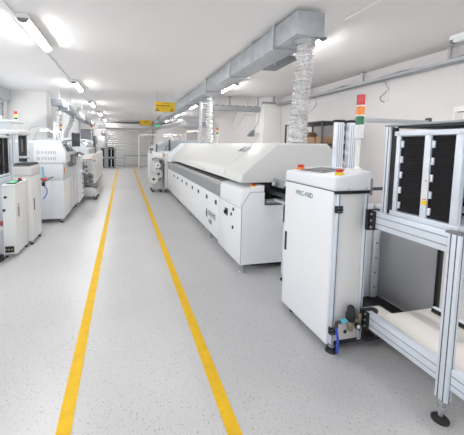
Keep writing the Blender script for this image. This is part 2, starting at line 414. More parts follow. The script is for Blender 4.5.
# ------------------------------------------------------------------ cable trays and wiring on the right
def tray(name, pts, w, h, label, hang=()):
    # pts: (x,y,z) corner list of the tray's outer bottom line; thin trough
    t = thing(name, pts[0], label, 'cable tray')
    q = MB()
    for a, b in zip(pts[:-1], pts[1:]):
        a = Vector(a); b = Vector(b); d = (b-a).normalized(); n = Vector((-d.y, d.x, 0))
        def slab(o0, o1, z0, z1):
            q.hexa([tuple(a+n*o0+Vector((0,0,z0))), tuple(b+n*o0+Vector((0,0,z0))), tuple(b+n*o1+Vector((0,0,z0))), tuple(a+n*o1+Vector((0,0,z0))),
                    tuple(a+n*o0+Vector((0,0,z1))), tuple(b+n*o0+Vector((0,0,z1))), tuple(b+n*o1+Vector((0,0,z1))), tuple(a+n*o1+Vector((0,0,z1)))], 'tray_grey')
        slab(0, w, 0, .004); slab(0, .004, 0, h); slab(w-.004, w, 0, h)
        k = int((b-a).length/.16)
    q.build('trough', t)
    c = MB()
    for j in range(3):
        for a, b in zip(pts[:-1], pts[1:]):
            a = Vector(a); b = Vector(b); d = (b-a).normalized(); n = Vector((-d.y, d.x, 0)); pl = []
            m = 24
            for i in range(m+1):
                u = i/m; pl.append(a+(b-a)*u+n*(w*(.25+.25*j)+.01*math.sin(i*1.7+j))+Vector((0,0,h*1.05+.014*math.sin(i*2.3+j*2))))
            c.tube(pl, .012, 'dark_grey' if j != 1 else 'mid_grey', 6)
    c.build('cables', t)
    for x, y, z in hang:
        k = MB(); k.box(x-.02, x+.02, y-.02, y+.02, z, CZ, 'steel').box(x-.06, x+.06, y-.03, y+.03, CZ-.015, CZ, 'steel'); k.build('hanger', t)
    return t
tray('cable_tray', [(4.99, -3, 2.80), (4.99, 9.03, 2.80)], .15, .05, 'grey cable tray full of cables along the right wall', [(4.92, 1.4, 2.85), (4.92, 3.75, 2.85), (4.92, 5.5, 2.85), (4.92, 7.3, 2.85)])
tray('cable_tray', [(4.82, 9.02, 2.84), (4.36, 9.02, 2.84)], -.08, .05, 'short cable tray across the face of the right column', [(4.7, 8.98, 2.89)])
tray('cable_tray', [(2.36, 9.25, 2.62), (4.38, 9.25, 2.62)], .25, .14, 'deep grey cable tray hung across the hall left of the right column', [(2.75, 9.37, 2.7), (3.35, 9.37, 2.7), (3.95, 9.37, 2.7), (4.32, 9.37, 2.7)])
tag(MB().tube([(4.98,5.0,2.79),(5.0,4.96,2.7),(5.0,4.9,2.62),(5.0,5.1,2.5),(5.0,5.08,2.42),(5.0,5.0,2.39)], .008, 'cable_grey', 6).build('hanging_cable'), 'thin grey cable dangling from the tray on the right wall, beside a conduit', 'cable')
tag(MB().tube([(4.98,7.2,2.79),(5.0,7.15,2.62),(5.0,7.3,2.5),(5.0,7.5,2.42),(5.0,7.3,2.36)], .008, 'cable_grey', 6).build('hanging_cable'), 'thin grey cable dangling on the wall right of the silver hose', 'cable')
tag(MB().tube([(3.6,9.3,2.62),(3.5,9.4,2.35),(3.45,9.4,2.1),(3.6,9.4,2.0),(3.72,9.4,2.25),(3.85,9.35,2.5),(4.1,9.3,2.5),(4.3,9.3,2.62)], .008, 'cable_grey', 6).build('hanging_cable'), 'looped thin cable hanging under the crosswise tray left of the column', 'cable')
t = tag(MB().tube([(5.015,4.93,2.79),(5.015,4.93,2.4)], .014, 'white_plastic', 8).build('wall_conduit'), 'short white conduit on the right wall below the cable tray', 'conduit')
t = thing('wall_socket_box', (5.0, 3.58, 1.7), 'pale framed trunking box on the right wall, above the black magazine', 'wall box')
q = MB(); q.box(4.99, 5.03, 3.50, 3.68, 1.6, 2.14, 'white_plastic', .006); q.build('cover', t)
q = MB(); q.box(4.984, 4.99, 3.53, 3.65, 1.7, 2.06, 'wall_paint', .003); q.build('flap', t)
MB().tube([(4.98,3.6,2.05),(4.96,3.45,2.05)], .006, 'dark_grey', 6).build('cord', t)
# dark object on column
t = thing('wall_speaker', (4.33, 9.35, 1.85), 'small dark wedge shaped device on the side of the right column', 'device')
MB().prism([(4.21,1.80),(4.21,2.02),(4.12,1.95),(4.0,1.80)], 'y', 9.3, 9.5, 'mid_grey', bev=.008).build('body', t)
MB().box(4.21, 4.40, 9.37, 9.42, 1.88, 1.93, 'white_plastic', .004).build('bracket', t)
MB().tube([(4.2,9.36,2.0),(4.37,9.36,2.3),(4.39,9.30,2.6)], .006, 'dark_grey', 6).build('cord', t)

# ------------------------------------------------------------------ storage shelf by the right wall
t = thing('storage_shelf', (4.5, 6.3, 0), 'black metal shelf against the right wall, seen behind the oven top', 'shelf')
for x in (4.15, 4.95):
    for y in (5.7, 7.2): box('post', t, x-.018, x+.018, y-.018, y+.018, 0, 2.05, 'dark_grey', .003)
for z in (.15, .85, 1.52, 2.02): box('shelf_board', t, 4.12, 4.98, 5.68, 7.22, z, z+.03, 'dark_grey', .004)
def roll(loc, r, L, label):
    o = MB(); o.lathe([(r*.35, 0), (r*.95, 0), (r, .01), (r, L-.01), (r*.95, L), (r*.35, L)], loc, 'paper_roll', axis='x', n=24)
    return tag(o.build('cardboard_roll'), label, 'roll', 'brown goods on the black shelf')
roll((4.18, 6.72, 1.551+.15), .15, .5, 'brown round roll lying on the black shelf, left of the boxes')
tag(MB().box(4.2, 4.7, 6.02, 6.42, 1.551, 1.70, 'cardboard', .01).build('cardboard_box'), 'low brown cardboard box on the black shelf beside the round roll', 'box', 'brown goods on the black shelf')
tag(MB().box(4.2, 4.6, 5.73, 5.98, 1.551, 1.72, 'cardboard', .01).build('cardboard_box'), 'brown cardboard box on the black shelf just left of the aluminium posts', 'box', 'brown goods on the black shelf')

# ------------------------------------------------------------------ reflow oven
OX = 1.31; Y0 = 3.2; Y1 = 9.2
ov = thing('reflow_oven', (2.07, 6.2, 0), 'long white reflow oven with sloped cream hood right of the aisle', 'oven')
b = MB()
b.box(OX, 2.83, Y0, 4.05, .09, .760, 'oven_white', .012)
b.box(OX+.002, 2.83, 4.055, Y1, .125, .765, 'oven_white', .012)
b.box(1.64, 2.50, 3.75, Y1-.02, .765, 1.06, 'dark_grey')
b.build('body', ov)
bl = MB()   # near rounded block beside the conveyor mouth
prof = [(OX, .772), (OX, .945), (OX+.012, .975), (OX+.035, .992), (1.52, 1.035), (1.60, 1.035), (1.60, .772)]
bl.prism(prof, 'y', Y0, 3.985, 'oven_white', bev=.012); bl.build('front_block', ov)
ep = MB(); ep.prism([(OX+.012, .10), (OX+.012, .80), (OX+.11, .955), (1.598, .955), (1.598, .80), (2.50, .80), (2.50, .10)], 'y', Y0-.012, Y0-.001, 'oven_white', bev=.003); ep.build('end_panel', ov)
MB().tube([(OX+.008, Y0-.004, .11), (OX+.008, Y0-.004, .80), (OX+.108, Y0-.004, .959), (1.60, Y0-.004, .959)], .0035, 'slot_soft', 6).build('panel_seam', ov)
eb = MB(); eb.box(2.48, 2.83, Y0, 3.985, .772, 1.04, 'oven_white', .012); eb.build('rear_block', ov)
gb = MB(); gb.prism([(OX+.004, .772), (OX+.03, .925), (OX+.05, .925), (OX+.05, .94), (1.64, .965), (1.64, .772)], 'y', 3.99, Y1-.03, 'grey_band'); gb.build('grey_band', ov)
gt = MB(); gt.prism([(OX+.03, .927), (OX+.034, .952), (1.50, .975), (1.50, .966), (OX+.05, .942), (OX+.05, .927)], 'y', 3.99, Y1-.03, 'grey_top'); gt.build('ledge', ov)
MB().tube([(OX+.06, 4.0, .965), (OX+.06, Y1-.05, .965)], .008, 'white_plastic', 8).build('ledge_rail', ov)
def hoodprof(d=0.): return [(1.30+d, 1.072), (1.318+d, 1.175-d*.3), (1.36+d, 1.215-d*.3), (1.74, 1.532-d), (2.41, 1.532-d), (2.80-d, 1.20), (2.83-d, 1.072)]
h = MB(); h.prism(hoodprof(), 'y', 3.835, 8.42, 'hood_cream', bev=.01); hood = h.build('hood', ov)
h = MB(); h.prism(hoodprof(), 'y', Y0, 3.825, 'hood_cream', bev=.012); hn = h.build('hood_section', ov)
h = MB(); h.prism(hoodprof(.02), 'y', Y0-.006, Y0+.02, 'hood_end', bev=.004); h.build('hood_end_plate', ov)
h = MB(); h.prism([(1.28,1.0),(1.30,1.20),(1.72,1.545),(2.42,1.545),(2.82,1.2),(2.84,1.0)], 'y', 8.43, Y1+.05, 'oven_white', bev=.015); h.build('hood_far_section', ov)
# conveyor mouth
box('tunnel', ov, 1.605, 2.475, 3.5, 3.74, .81, 1.06, 'black')
cv = MB(); cv.box(1.78, 1.82, Y0-.55, 3.5, .90, .945, 'steel').box(2.12, 2.16, Y0-.55, 3.5, .90, .945, 'steel')
cv.tube([(1.62, 3.22, .84), (2.4, 3.22, .84)], .03, 'steel', 14); cv.build('conveyor_rail', ov)
box('mouth_cover', ov, 1.72, 2.44, 2.93, 3.22, 1.055, 1.095, 'pale_grey', .01)
MB().box(1.70, 1.73, 2.98, 3.2, 1.03, 1.12, 'steel', .004).tube([(1.66,3.1,1.05),(1.66,3.1,1.09)], .022, 'steel', 12).build('bracket', ov)
# latches
for y in (7.956, 7.413, 6.81, 6.304, 5.727, 5.235, 4.672, 4.176):
    k = MB(); k.box(OX-.008, OX+.004, y-.038, y+.038, .63, .69, 'dark_grey', .003).box(OX-.016, OX-.006, y-.012, y+.012, .645, .675, 'mid_grey', .002); k.build('latch', ov)
k = MB(); k.box(OX-.01, OX+.004, 3.645, 3.75, .585, .675, 'dark_grey', .004).lathe([(.022, -.03), (.026, -.008), (.026, 0)], (OX-.006, 3.69, .63), 'black', axis='x'); k.build('main_switch', ov)
for y, z, r in ((3.442, .713, .022), (3.511, .637, .02), (3.451, .483, .022)):
    k = MB(); k.lathe([(r*.6, -.012), (r, -.008), (r, .004)], (OX, y, z), 'dark_grey', axis='x'); k.build('lock', ov)
k = MB(); k.prism([(4.63, .33), (4.685, .35), (4.70, .40), (4.665, .47), (4.64, .43)], 'x', OX-.004, OX+.003, 'black'); k.build('emblem', ov)
text('lettering', 'BNJ-PRE', .115, '-x', (OX-.001, 4.555, .385), 'ink_grey', ov, sx=.95)
text('lettering', '1000', .10, '-x', (OX-.001, 4.555, .265), 'ink_grey', ov, sx=.95)
# hood lettering on the slope
sl = Vector((1.74-1.36, 0, 1.532-1.215)).normalized(); nn = Vector((-sl.z, 0, sl.x))
R = Matrix((Vector((0,-1,0)), sl, nn)).transposed()
def on_hood(y, u): return Vector((1.36, y, 1.215))+sl*u+nn*.001
text('emblem', 'AKT', .12, None, on_hood(3.97, .31), 'ink_grey', ov, shear=.25, R=R, sx=.85)
k = MB(); p0 = on_hood(4.09, .315)
k.hexa([tuple(p0), tuple(p0+Vector((0,-.10,0))), tuple(p0+Vector((0,-.10,0))+sl*.1), tuple(p0+Vector((0,-.085,0))+sl*.1)]+[tuple(v+nn*.002) for v in (p0, p0+Vector((0,-.10,0)), p0+Vector((0,-.10,0))+sl*.1, p0+Vector((0,-.085,0))+sl*.1)], 'ink_green'); k.build('emblem', ov)
for y in (4.9, 5.9): MB().lathe([(.01, -.01), (.012, 0)], (1.312, y, 1.10), 'red_plastic', axis='x', n=10).build('rivet', ov)
def estop(pos, parent, base='yellow_plastic', cap='red_plastic', r=.03):
    x, y, z = pos
    o = MB().lathe([(r*1.25, 0), (r*1.25, .012), (r*.95, .02)], (x, y, z), base).build('emergency_stop', parent)
    c = MB().lathe([(r*.6, .016), (r*.7, .022), (r*.98, .024), (r, .034), (r*.85, .042), (r*.3, .045)], (x, y, z), cap).build('button', o)
    c['label'] = 'red mushroom button'
    return o
estop((1.475, 3.25, 1.014), ov)
def foot(x, y, z, parent, r=.045, m='steel', pad='steel', name='foot'):
    o = MB(); o.lathe([(r, 0), (r, .012), (r*.75, .022), (r*.35, .028)], (x, y, 0), pad).lathe([(.012, .02), (.012, z)], (x, y, 0), m, n=12)
    o.lathe([(.022, z*.55), (.022, z*.55+.016)], (x, y, 0), m, n=6)
    return o.build(name, parent)
for y in (3.28, 4.62, 6.15, 7.6, 9.0):
    foot(1.35 if y < 3.5 else 1.36, y-.06 if y < 3.5 else y, .13, ov); foot(2.74, y, .13, ov)
MB().tube([(1.5, 3.3, .05), (2.2, 3.35, .02), (2.4, 3.6, .02)], .015, 'black_rubber', 8).build('cord', ov)

# linking conveyor between oven and loader
lk = thing('transfer_conveyor', (1.86, 2.85, 0), 'short grey aluminium transfer conveyor between the oven and the white loader', 'conveyor')
box('side_panel', lk, 1.705, 1.72, 2.55, 2.98, .66, .86, 'aluminium', .003)
box('side_rail', lk, 1.70, 1.74, 2.53, 3.17, .86, .885, 'aluminium', .003)
box('side_rail', lk, 2.15, 2.19, 2.53, 3.17, .86, .885, 'aluminium', .003)
MB().box(1.74, 2.15, 2.6, 2.64, .70, .80, 'aluminium').box(1.74, 2.15, 2.9, 2.94, .70, .80, 'aluminium').build('cross_beam', lk)
for x in (1.725, 2.17):
    for y in (2.60, 2.93):
        box('leg', lk, x-.02, x+.02, y-.02, y+.02, .07, .86, 'aluminium', .003); foot(x, y, .09, lk, .035, 'steel', 'black_rubber')
MB().lathe([(.018, -.004), (.018, 0)], (1.705, 2.66, .80), 'yellow_plastic', axis='x', n=3).build('warning_sticker', lk)

# ------------------------------------------------------------------ magazine loader (white cabinet + aluminium stand)
ld = thing('magazine_loader', (1.75, 1.9, 0), 'white board loader cabinet with red orange green light tower and aluminium stand', 'loader')
c = MB()
c.box(1.462, 1.715, 1.815, 2.43, .06, 1.185, 'white_enamel', .004)
c.build('cabinet', ld)
def profile_post(name, parent, x0, x1, y0, y1, z0, z1, slots_x=(), slots_y=(), m='aluminium'):
    o = MB(); o.box(x0, x1, y0, y1, z0, z1, m, .004)
    for y in slots_y: o.box(x0-.0008, x0+.004, y-.003, y+.003, z0, z1, 'slot_dark')
    for x in slots_x: o.box(x-.003, x+.003, y0-.0008, y0+.004, z0, z1, 'slot_dark')
    return o.build(name, parent)
profile_post('corner_profile', ld, 1.452, 1.482, 1.785, 1.815, .06, 1.175, (1.467,))
profile_post('corner_profile', ld, 1.685, 1.715, 1.785, 1.815, .06, 1.175, (1.70,))
box('end_panel', ld, 1.484, 1.683, 1.795, 1.806, .075, 1.165, 'white_enamel_warm', .003)
box('seal', ld, 1.432, 1.717, 1.783, 1.82, 1.168, 1.188, 'black')
box('seal', ld, 1.431, 1.46, 1.821, 2.435, 1.174, 1.19, 'mid_grey')
door = MB(); door.box(1.425, 1.455, 1.80, 2.44, .05, 1.182, 'white_enamel', .009, seg=3); dr = door.build('door', ld)
MB().box(1.419, 1.427, 2.385, 2.413, .56, .73, 'black', .003).box(1.416, 1.422, 2.393, 2.405, .60, .69, 'dark_grey', .002).build('handle', dr)
text('lettering', 'HVLC-410D', .058, '-x', (1.424, 2.268, 1.094), 'ink_green', dr, sx=.80)
for z in (1.06, .165):
    k = MB(); k.box(1.440, 1.462, 1.770, 1.798, z-.025, z+.025, 'black', .003).box(1.466, 1.49, 1.770, 1.79, z-.025, z+.025, 'black', .003).tube([(1.464, 1.776, z-.027), (1.464, 1.776, z+.027)], .006, 'dark_grey', 8)
    for xx in (1.45, 1.48):
        for dz in (-.013, .013): k.lathe([(.004, -.003), (.004, 0)], (xx, 1.770, z+dz), 'steel', axis='y', n=8)
    k.build('hinge', ld)
cv = MB()
cv.hexa([(1.425,1.782,1.188),(1.722,1.782,1.188),(1.86,2.45,1.19),(1.425,2.45,1.19),
         (1.428,1.785,1.287),(1.722,1.785,1.331),(1.86,2.45,1.322),(1.428,2.45,1.282)], 'white_enamel', .014)
cover = cv.build('top_cover', ld)
def top_z(x, y):
    u = (y-1.785)/.665; w = 1.722+(1.86-1.722)*u; s = (x-1.428)/(w-1.428)
    return (1.287+(1.282-1.287)*u)*(1-s)+(1.331+(1.322-1.331)*u)*s
def on_top(x0, x1, y0, y1, t, m, lift=0.):
    P = [(x0,y0),(x1,y0),(x1,y1),(x0,y1)]
    return [(x, y, top_z(x, y)+lift) for x, y in P]+[(x, y, top_z(x, y)+lift+t) for x, y in P]
ts = MB(); ts.hexa(on_top(1.50, 1.70, 2.03, 2.33, .008, 0), 'mid_grey', .002); tso = ts.build('touch_screen', ld)
ts = MB(); ts.hexa(on_top(1.525, 1.675, 2.065, 2.295, .003, 0, .0075), 'screen_dark'); ts.build('screen', tso)
estop((1.55, 2.405, top_z(1.55, 2.405)-.003), ld, 'orange_plastic', 'red_plastic', .03)
estop((1.515, 1.86, top_z(1.515, 1.86)-.003), ld, 'yellow_plastic', 'red_plastic', .026)
for x in (1.535, 1.685):
    MB().lathe([(.006, -.004), (.008, 0)], (x, 1.786, 1.205), 'steel', axis='y', n=10).build('screw', ld)
# light tower
def light_tower(x, y, z0, pole, r, hs, cols, parent, rp=.012, base=True, body=.1, nested=False):
    z = z0+pole
    q = MB().tube([(x, y, z0+.01), (x, y, z)], rp, 'white_plastic', 12)
    if base: q.lathe([(r*1.05, 0), (r*1.05, .012), (r*.5, .022), (rp, .03)], (x, y, z0), 'white_plastic')
    if nested:
        q.lathe([(r*.6, -.005), (r, .0), (r, body)], (x, y, z), 'white_plastic')
        parent = q.build('light_tower', parent)
    else:
        q.build('pole', parent)
        MB().lathe([(r*.6, -.005), (r, .0), (r, body)], (x, y, z), 'white_plastic').build('socket', parent)
    z += body
    for i, cc in enumerate(cols):
        prof = [(r*1.02, .004), (r*1.02, .008), (r*.97, .009), (r*.97, hs-.004), (r, hs)]
        if i == len(cols)-1: prof += [(r*.9, hs+.01), (r*.3, hs+.014)]
        o = MB().lathe(prof, (x, y, z), cc).build('lens', parent); o['label'] = cc[5:]+' lens'
        MB().lathe([(r*1.03, -.004), (r*1.03, .006)], (x, y, z), 'white_plastic').build('ring', parent)
        z += hs
light_tower(1.742, 1.95, top_z(1.742, 1.95)-.004, .243, .03, .073, ('lens_green', 'lens_orange', 'lens_red'), ld, .014, True, .095, nested=True)
# rear aluminium uprights + crossbar
for x0 in (1.82, 1.955):
    o = MB(); o.box(x0, x0+.08, 2.30, 2.345, .06, 1.715, 'aluminium', .004)
    for s in (.02, .04, .06): o.box(x0+s-.003, x0+s+.003, 2.2992, 2.304, .06, 1.70, 'slot_soft')
    u = o.build('upright', ld)
    box('end_cap', u, x0-.006, x0+.086, 2.294, 2.351, 1.715, 1.735, 'black', .003)
for i in range(6): MB().box(1.908, 1.938, 2.33, 2.36, 1.22+.085*i, 1.262+.085*i, 'cardboard' if i < 2 else 'dark_grey').build('chain_link', ld)
box('crossbar', ld, 2.035, 2.86, 2.31, 2.345, 1.725, 1.762, 'tray_grey', .003)
MB().box(2.845, 2.875, 2.305, 2.35, 1.70, 1.785, 'dark_grey', .003).build('crossbar_end', ld)
box('upright', ld, 2.78, 2.84, 2.31, 2.37, .06, 1.725, 'aluminium', .004)
# tower interior
box('rear_panel', ld, 2.33, 2.345, 1.735, 2.28, .10, .98, 'panel_grey', .002)
box('rear_panel_frame', ld, 2.318, 2.35, 1.71, 1.735, .10, 1.0, 'black', .002)
box('inner_panel', ld, 1.72, 2.33, 2.26, 2.275, .10, .98, 'pale_grey', .002)
o = MB(); o.box(2.23, 2.29, 2.235, 2.26, .10, .98, 'pale_grey', .002)
for i in range(6): o.lathe([(.008, -.004), (.008, 0)], (2.26, 2.235, .2+.14*i), 'dark_grey', axis='y', n=8)
o.build('guide_strip', ld)
box('bottom_tray', ld, 1.72, 2.33, 1.74, 2.26, .075, .10, 'black', .003)
box('base_frame', ld, 1.46, 2.34, 1.79, 2.48, .045, .075, 'black', .003)
o = MB(); o.lathe([(.055, .0), (.06, .01), (.06, .19), (.055, .2)], (1.86, 1.83, 1.0), 'white_plastic', axis='x'); o.build('drive_roller', ld)
box('motor_box', ld, 1.93, 2.0, 2.05, 2.12, 1.10, 1.24, 'mid_grey', .006)
box('guide_bar', ld, 1.80, 2.12, 2.06, 2.09, 1.14, 1.165, 'dark_grey', .003)
# pneumatic unit
pn = MB(); pn.box(1.49, 1.66, 1.775, 1.795, .09, .235, 'shelf_white', .003); pn.lathe([(.014, -.004), (.014, 0)], (1.565, 1.775, .15), 'black', axis='y')
pno = pn.build('air_unit', ld)
MB().lathe([(.03, 0), (.033, .02), (.033, .05), (.028, .055), (.024, .10), (.016, .11)], (1.575, 1.74, .255), 'black').build('regulator_knob', pno)
MB().lathe([(.022, -.012), (.022, 0), (.016, .01)], (1.612, 1.715, .225), 'black', axis='y').lathe([(.014, -.014), (.014, -.011)], (1.612, 1.715, .225), 'white_plastic', axis='y').build('gauge', pno)
MB().tube([(1.50, 1.745, .255), (1.56, 1.745, .255)], .016, 'cyan_plastic', 12).build('filter_bowl', pno)
MB().box(1.555, 1.66, 1.73, 1.765, .22, .26, 'brass', .004).box(1.57, 1.60, 1.735, 1.765, .17, .22, 'brass', .004).lathe([(.014, 0), (.014, .05)], (1.65, 1.74, .25), 'brass').lathe([(.012, 0), (.012, .04)], (1.655, 1.735, .17), 'mid_grey').build('valve_block', pno)
MB().tube([(1.49, 1.745, .25), (1.465, 1.745, .25), (1.462, 1.745, .215)], .014, 'dark_grey', 8).build('elbow', pno)
MB().tube([(1.462, 1.745, .22), (1.468, 1.738, .16), (1.478, 1.735, .10), (1.472, 1.735, .03), (1.50, 1.78, .012), (1.60, 1.95, .012), (1.7, 2.1, .02)], .009, 'blue_hose', 8).build('air_hose', pno)
for x, y in ((1.47, 1.795), (1.50, 2.34), (2.28, 1.85), (2.28, 2.42)): foot(x, y, .07, ld, .04, 'steel', 'black_rubber')
# stand rails toward the viewer
def rail(parent, x, y0, y1, z0, z1, w=.045):
    o = MB(); o.box(x, x+w, y0, y1, z0, z1, 'aluminium', .004)
    for f in (.3, .7):
        z = z0+(z1-z0)*f; o.box(x-.0008, x+.004, y0, y1, z-.0035, z+.0035, 'slot_soft')
    return o.build('side_rail', parent)
rail(ld, 1.69, 1.19, 1.73, .938, 1.057); rail(ld, 2.17, 1.05, 1.73, .938, 1.057)
rail(ld, 1.69, 1.06, 1.72, .205, .322); rail(ld, 2.17, 1.06, 1.64, .22, .30)
for z0, z1 in ((.915, 1.063), (.19, .33)):
    k = MB(); k.box(1.66, 1.755, 1.728, 1.752, z0, z1, 'black', .003).box(1.672, 1.69, 1.69, 1.73, z0+.01, z1-.005, 'black', .003)
    for dz in (.03, .075, .12): k.lathe([(.008, -.006), (.008, 0)], (1.705, 1.728, z0+dz), 'steel', axis='y', n=10).lathe([(.008, -.005), (.008, 0)], (1.672, 1.71, z0+dz), 'steel', axis='x', n=10)
    k.build('bracket', ld)
box('rail_cap', ld, 1.686, 1.738, 1.052, 1.06, .203, .324, 'black', .002)
box('shelf', ld, 1.735, 2.215, 1.065, 1.67, .29, .312, 'shelf_white', .003)
MB().box(1.74, 1.92, 1.69, 1.84, .24, .275, 'shelf_white', .004).lathe([(.03,0),(.03,.02),(.015,.03)], (1.80, 1.77, .275), 'black').box(1.8,1.86,1.74,1.8,.10,.24,'dark_grey').build('pusher', ld)
MB().box(2.165, 2.215, 1.07, 1.63, .3125, .34, 'black', .003).box(2.175, 2.205, 1.075, 1.635, .34, .345, 'aluminium').build('shelf_stop', ld)
for (px, py) in ((1.672, 1.142), (2.215, 1.142)):
    o = MB(); o.box(px, px+.04, py, py+.065, .125, 1.052, 'aluminium', .005)
    for s in (.018, .047): o.box(px-.0008, px+.004, py+s-.0028, py+s+.0028, .125, 1.05, 'slot_dark')
    o.box(px+.017, px+.023, py-.0008, py+.004, .125, 1.05, 'slot_dark')
    p = o.build('post', ld)
    box('post_cap', p, px-.008, px+.048, py-.008, py+.073, 1.052, 1.064, 'mid_grey', .003)
    foot(px+.018, py+.034, .13, p, .042, 'steel', 'black_rubber')
# upper guide frame over the magazine
profile_post('guide_post', ld, 1.70, 1.735, 1.63, 1.665, 1.057, 1.635, (1.717,), (1.647,))
MB().box(1.712, 1.73, 1.595, 1.628, 1.062, 1.625, 'black', .002).build('guide_strip', ld)
o = MB(); o.box(1.695, 2.22, 1.02, 1.675, 1.636, 1.648, 'tray_grey', .003).box(1.72, 2.2, 1.02, 1.60, 1.622, 1.636, 'dark_grey', .003)
o.build('top_plate', ld)
profile_post('guide_post', ld, 2.19, 2.225, 1.63, 1.665, 1.057, 1.635)

# ------------------------------------------------------------------ board magazines
def magazine(loc, label, group, bars=True, W=.30, D=.40, H=.545, small=False):
    x, y, z = loc
    t = thing('board_magazine', loc, label, 'board magazine', group)
    fr = 'aluminium'
    xs = (x, x+W-.03)
    for xi, xx in enumerate(xs):
        q = MB()
        for dy in (0, .17, .368): q.box(xx, xx+.03, y+dy, y+dy+.038, z+.03, z+H-.03, fr, .003)
        q.build('side_bars', t)
        for dy in (.036, .206):
            p = MB(); p.box(xx+.012, xx+.03, y+dy+.004, y+dy+.161, z+.034, z+H-.034, 'ribbed_black'); p.build('slotted_plate', t)
        if not small:
            for dy in (.15, .348):
                for k in range(5):
                    c = MB(); c.box(xx+.004, xx+.016, y+dy, y+dy+.017, z+.05+.098*k, z+.092+.098*k, 'aluminium', .002); c.build('clip', t)
    box('bottom_plate', t, x-.006, x+W+.006, y-.012, y+D+.008, z, z+.03, 'aluminium', .003)
    o = box('top_frame', t, x-.006, x+W+.006, y-.012, y+D+.008, z+H-.03, z+H, 'aluminium', .003)
    return t
mg = magazine((1.715, 1.20, 1.0575), 'black slotted board magazine in silver frame standing on the near right stand', None)
mg_l = MB(); mg_l.box(1.7135, 1.7155, 1.366, 1.399, 1.19, 1.34, 'white_plastic'); mo = mg_l.build('sticker', mg)
MB().box(1.7130, 1.7160, 1.366, 1.399, 1.165, 1.19, 'yellow_plastic').build('sticker_band', mo)
for k in range(4): MB().box(1.7130, 1.7160, 1.372+.006*k, 1.376+.006*k, 1.194, 1.201, 'red_plastic').build('print_mark', mo)
MB().box(1.7130, 1.7160, 1.374, 1.39, 1.305, 1.309, 'red_plastic').build('print_mark', mo)
for dy in (.01, .175, .375): MB().lathe([(.004, -.003), (.004, 0)], (1.709, 1.2+dy, 1.585), 'steel', axis='x', n=8).build('screw', mg)

# ------------------------------------------------------------------ left loader
lc = thing('magazine_unloader', (-1.45, 4.7, 0), 'white loader with two narrow cabinets at the left edge, nearest on the left', 'loader')
CX = -1.365
box('control_cabinet', lc, -1.52, CX, 4.25, 4.72, .05, .945, 'white_enamel_warm', .006)
MB().hexa([(-1.522,4.247,.946),(CX+.003,4.247,.946),(CX+.003,4.725,.946),(-1.522,4.725,.946),(-1.522,4.247,.955),(CX+.003,4.247,.95),(CX+.003,4.725,.985),(-1.522,4.725,.985)], 'white_enamel', .003).build('control_top', lc)
MB().hexa([(-1.495,4.32,.9625),(-1.385,4.32,.9595),(-1.385,4.60,.9775),(-1.495,4.60,.9795),(-1.495,4.32,.969),(-1.385,4.32,.966),(-1.385,4.60,.984),(-1.495,4.60,.986)], 'dark_grey').build('control_panel', lc)
MB().hexa([(-1.475,4.36,.9715),(-1.41,4.36,.9695),(-1.41,4.50,.979),(-1.475,4.50,.981),(-1.475,4.36,.974),(-1.41,4.36,.972),(-1.41,4.50,.9815),(-1.475,4.50,.9835)], 'screen_green').build('touch_screen', lc)
estop((-1.40, 4.56, .975), lc, 'dark_grey', 'red_plastic', .024)
for z in (.80, .63):
    MB().lathe([(.012, -.03), (.016, -.01), (.016, 0)], (-1.48 if z > .7 else -1.50, 4.25, z), 'black', axis='y').build('knob', lc)
MB().box(CX-.001, CX+.006, 4.34, 4.365, .52, .66, 'dark_grey', .003).box(CX, CX+.008, 4.335, 4.37, .675, .70, 'brass', .002).build('handle', lc)
q = MB(); q.box(-1.505, -1.40, 4.238, 4.252, .075, .155, 'black', .003)
for x in (-1.49, -1.455, -1.42): q.lathe([(.011, -.008), (.011, 0)], (x, 4.238, .115), 'brass', axis='y', n=10)
q.build('socket_panel', lc)
q = MB(); q.box(-1.545, -1.31, 4.74, 5.23, .06, 1.02, 'white_enamel_warm', .006); q.box(-1.552, -1.304, 4.735, 5.235, 1.025, 1.155, 'white_enamel_warm', .006)
q.build('tall_cabinet', lc)
q = MB(); q.box(-1.50, -1.35, 4.735, 4.741, .10, 1.0, 'white_enamel_warm', .002); q.build('door', lc)
MB().box(-1.311, -1.302, 4.84, 4.86, .50, .68, 'dark_grey', .002).build('handle', lc)
MB().box(-1.545, -1.318, 4.75, 5.22, 1.156, 1.172, 'mid_grey', .003).build('top_tray', lc)
q = MB()
for i in range(8): q.tube([(-1.535, 4.79+.055*i, 1.185), (-1.325, 4.79+.055*i, 1.185)], .014, 'dark_grey', 10)
q.build('rollers', lc)
for x, y in ((-1.50, 4.28), (-1.385, 4.68), (-1.335, 4.78), (-1.335, 5.18), (-1.52, 5.18)): foot(x, y, .07, lc, .022, 'steel', 'black_rubber')
# magazine tower
for x, y in ((-1.575, 4.82), (-1.50, 5.2)):
    profile_post('post', lc, x, x+.035, y, y+.035, .06, 1.62, (x+.017,), (y+.017,))
box('post', lc, -1.64, -1.61, 4.83, 4.86, .06, 1.62, 'dark_grey', .002)
box('top_cover', lc, -2.1, -1.462, 4.80, 5.35, 1.617, 1.68, 'white_enamel_warm', .006)
MB().box(-2.1, -1.56, 4.95, 5.3, 1.68, 1.79, 'window_glass').build('clear_cover', lc)
box('upper_plate', lc, -2.15, -1.60, 5.0, 5.5, 1.80, 1.835, 'pale_grey', .004)
MB().box(-2.05, -1.64, 5.05, 5.09, 1.68, 1.80, 'pale_grey').box(-1.9, -1.84, 5.2, 5.3, 1.69, 1.79, 'dark_grey').build('mechanism', lc)
MB().box(-1.60, -1.48, 5.20, 5.24, 1.2, 1.61, 'dark_grey', .003).box(-1.555, -1.535, 5.19, 5.21, 1.36, 1.55, 'brass', .002).box(-1.60, -1.47, 5.18, 5.22, 1.255, 1.29, 'pale_grey', .003).build('elevator_plate', lc)
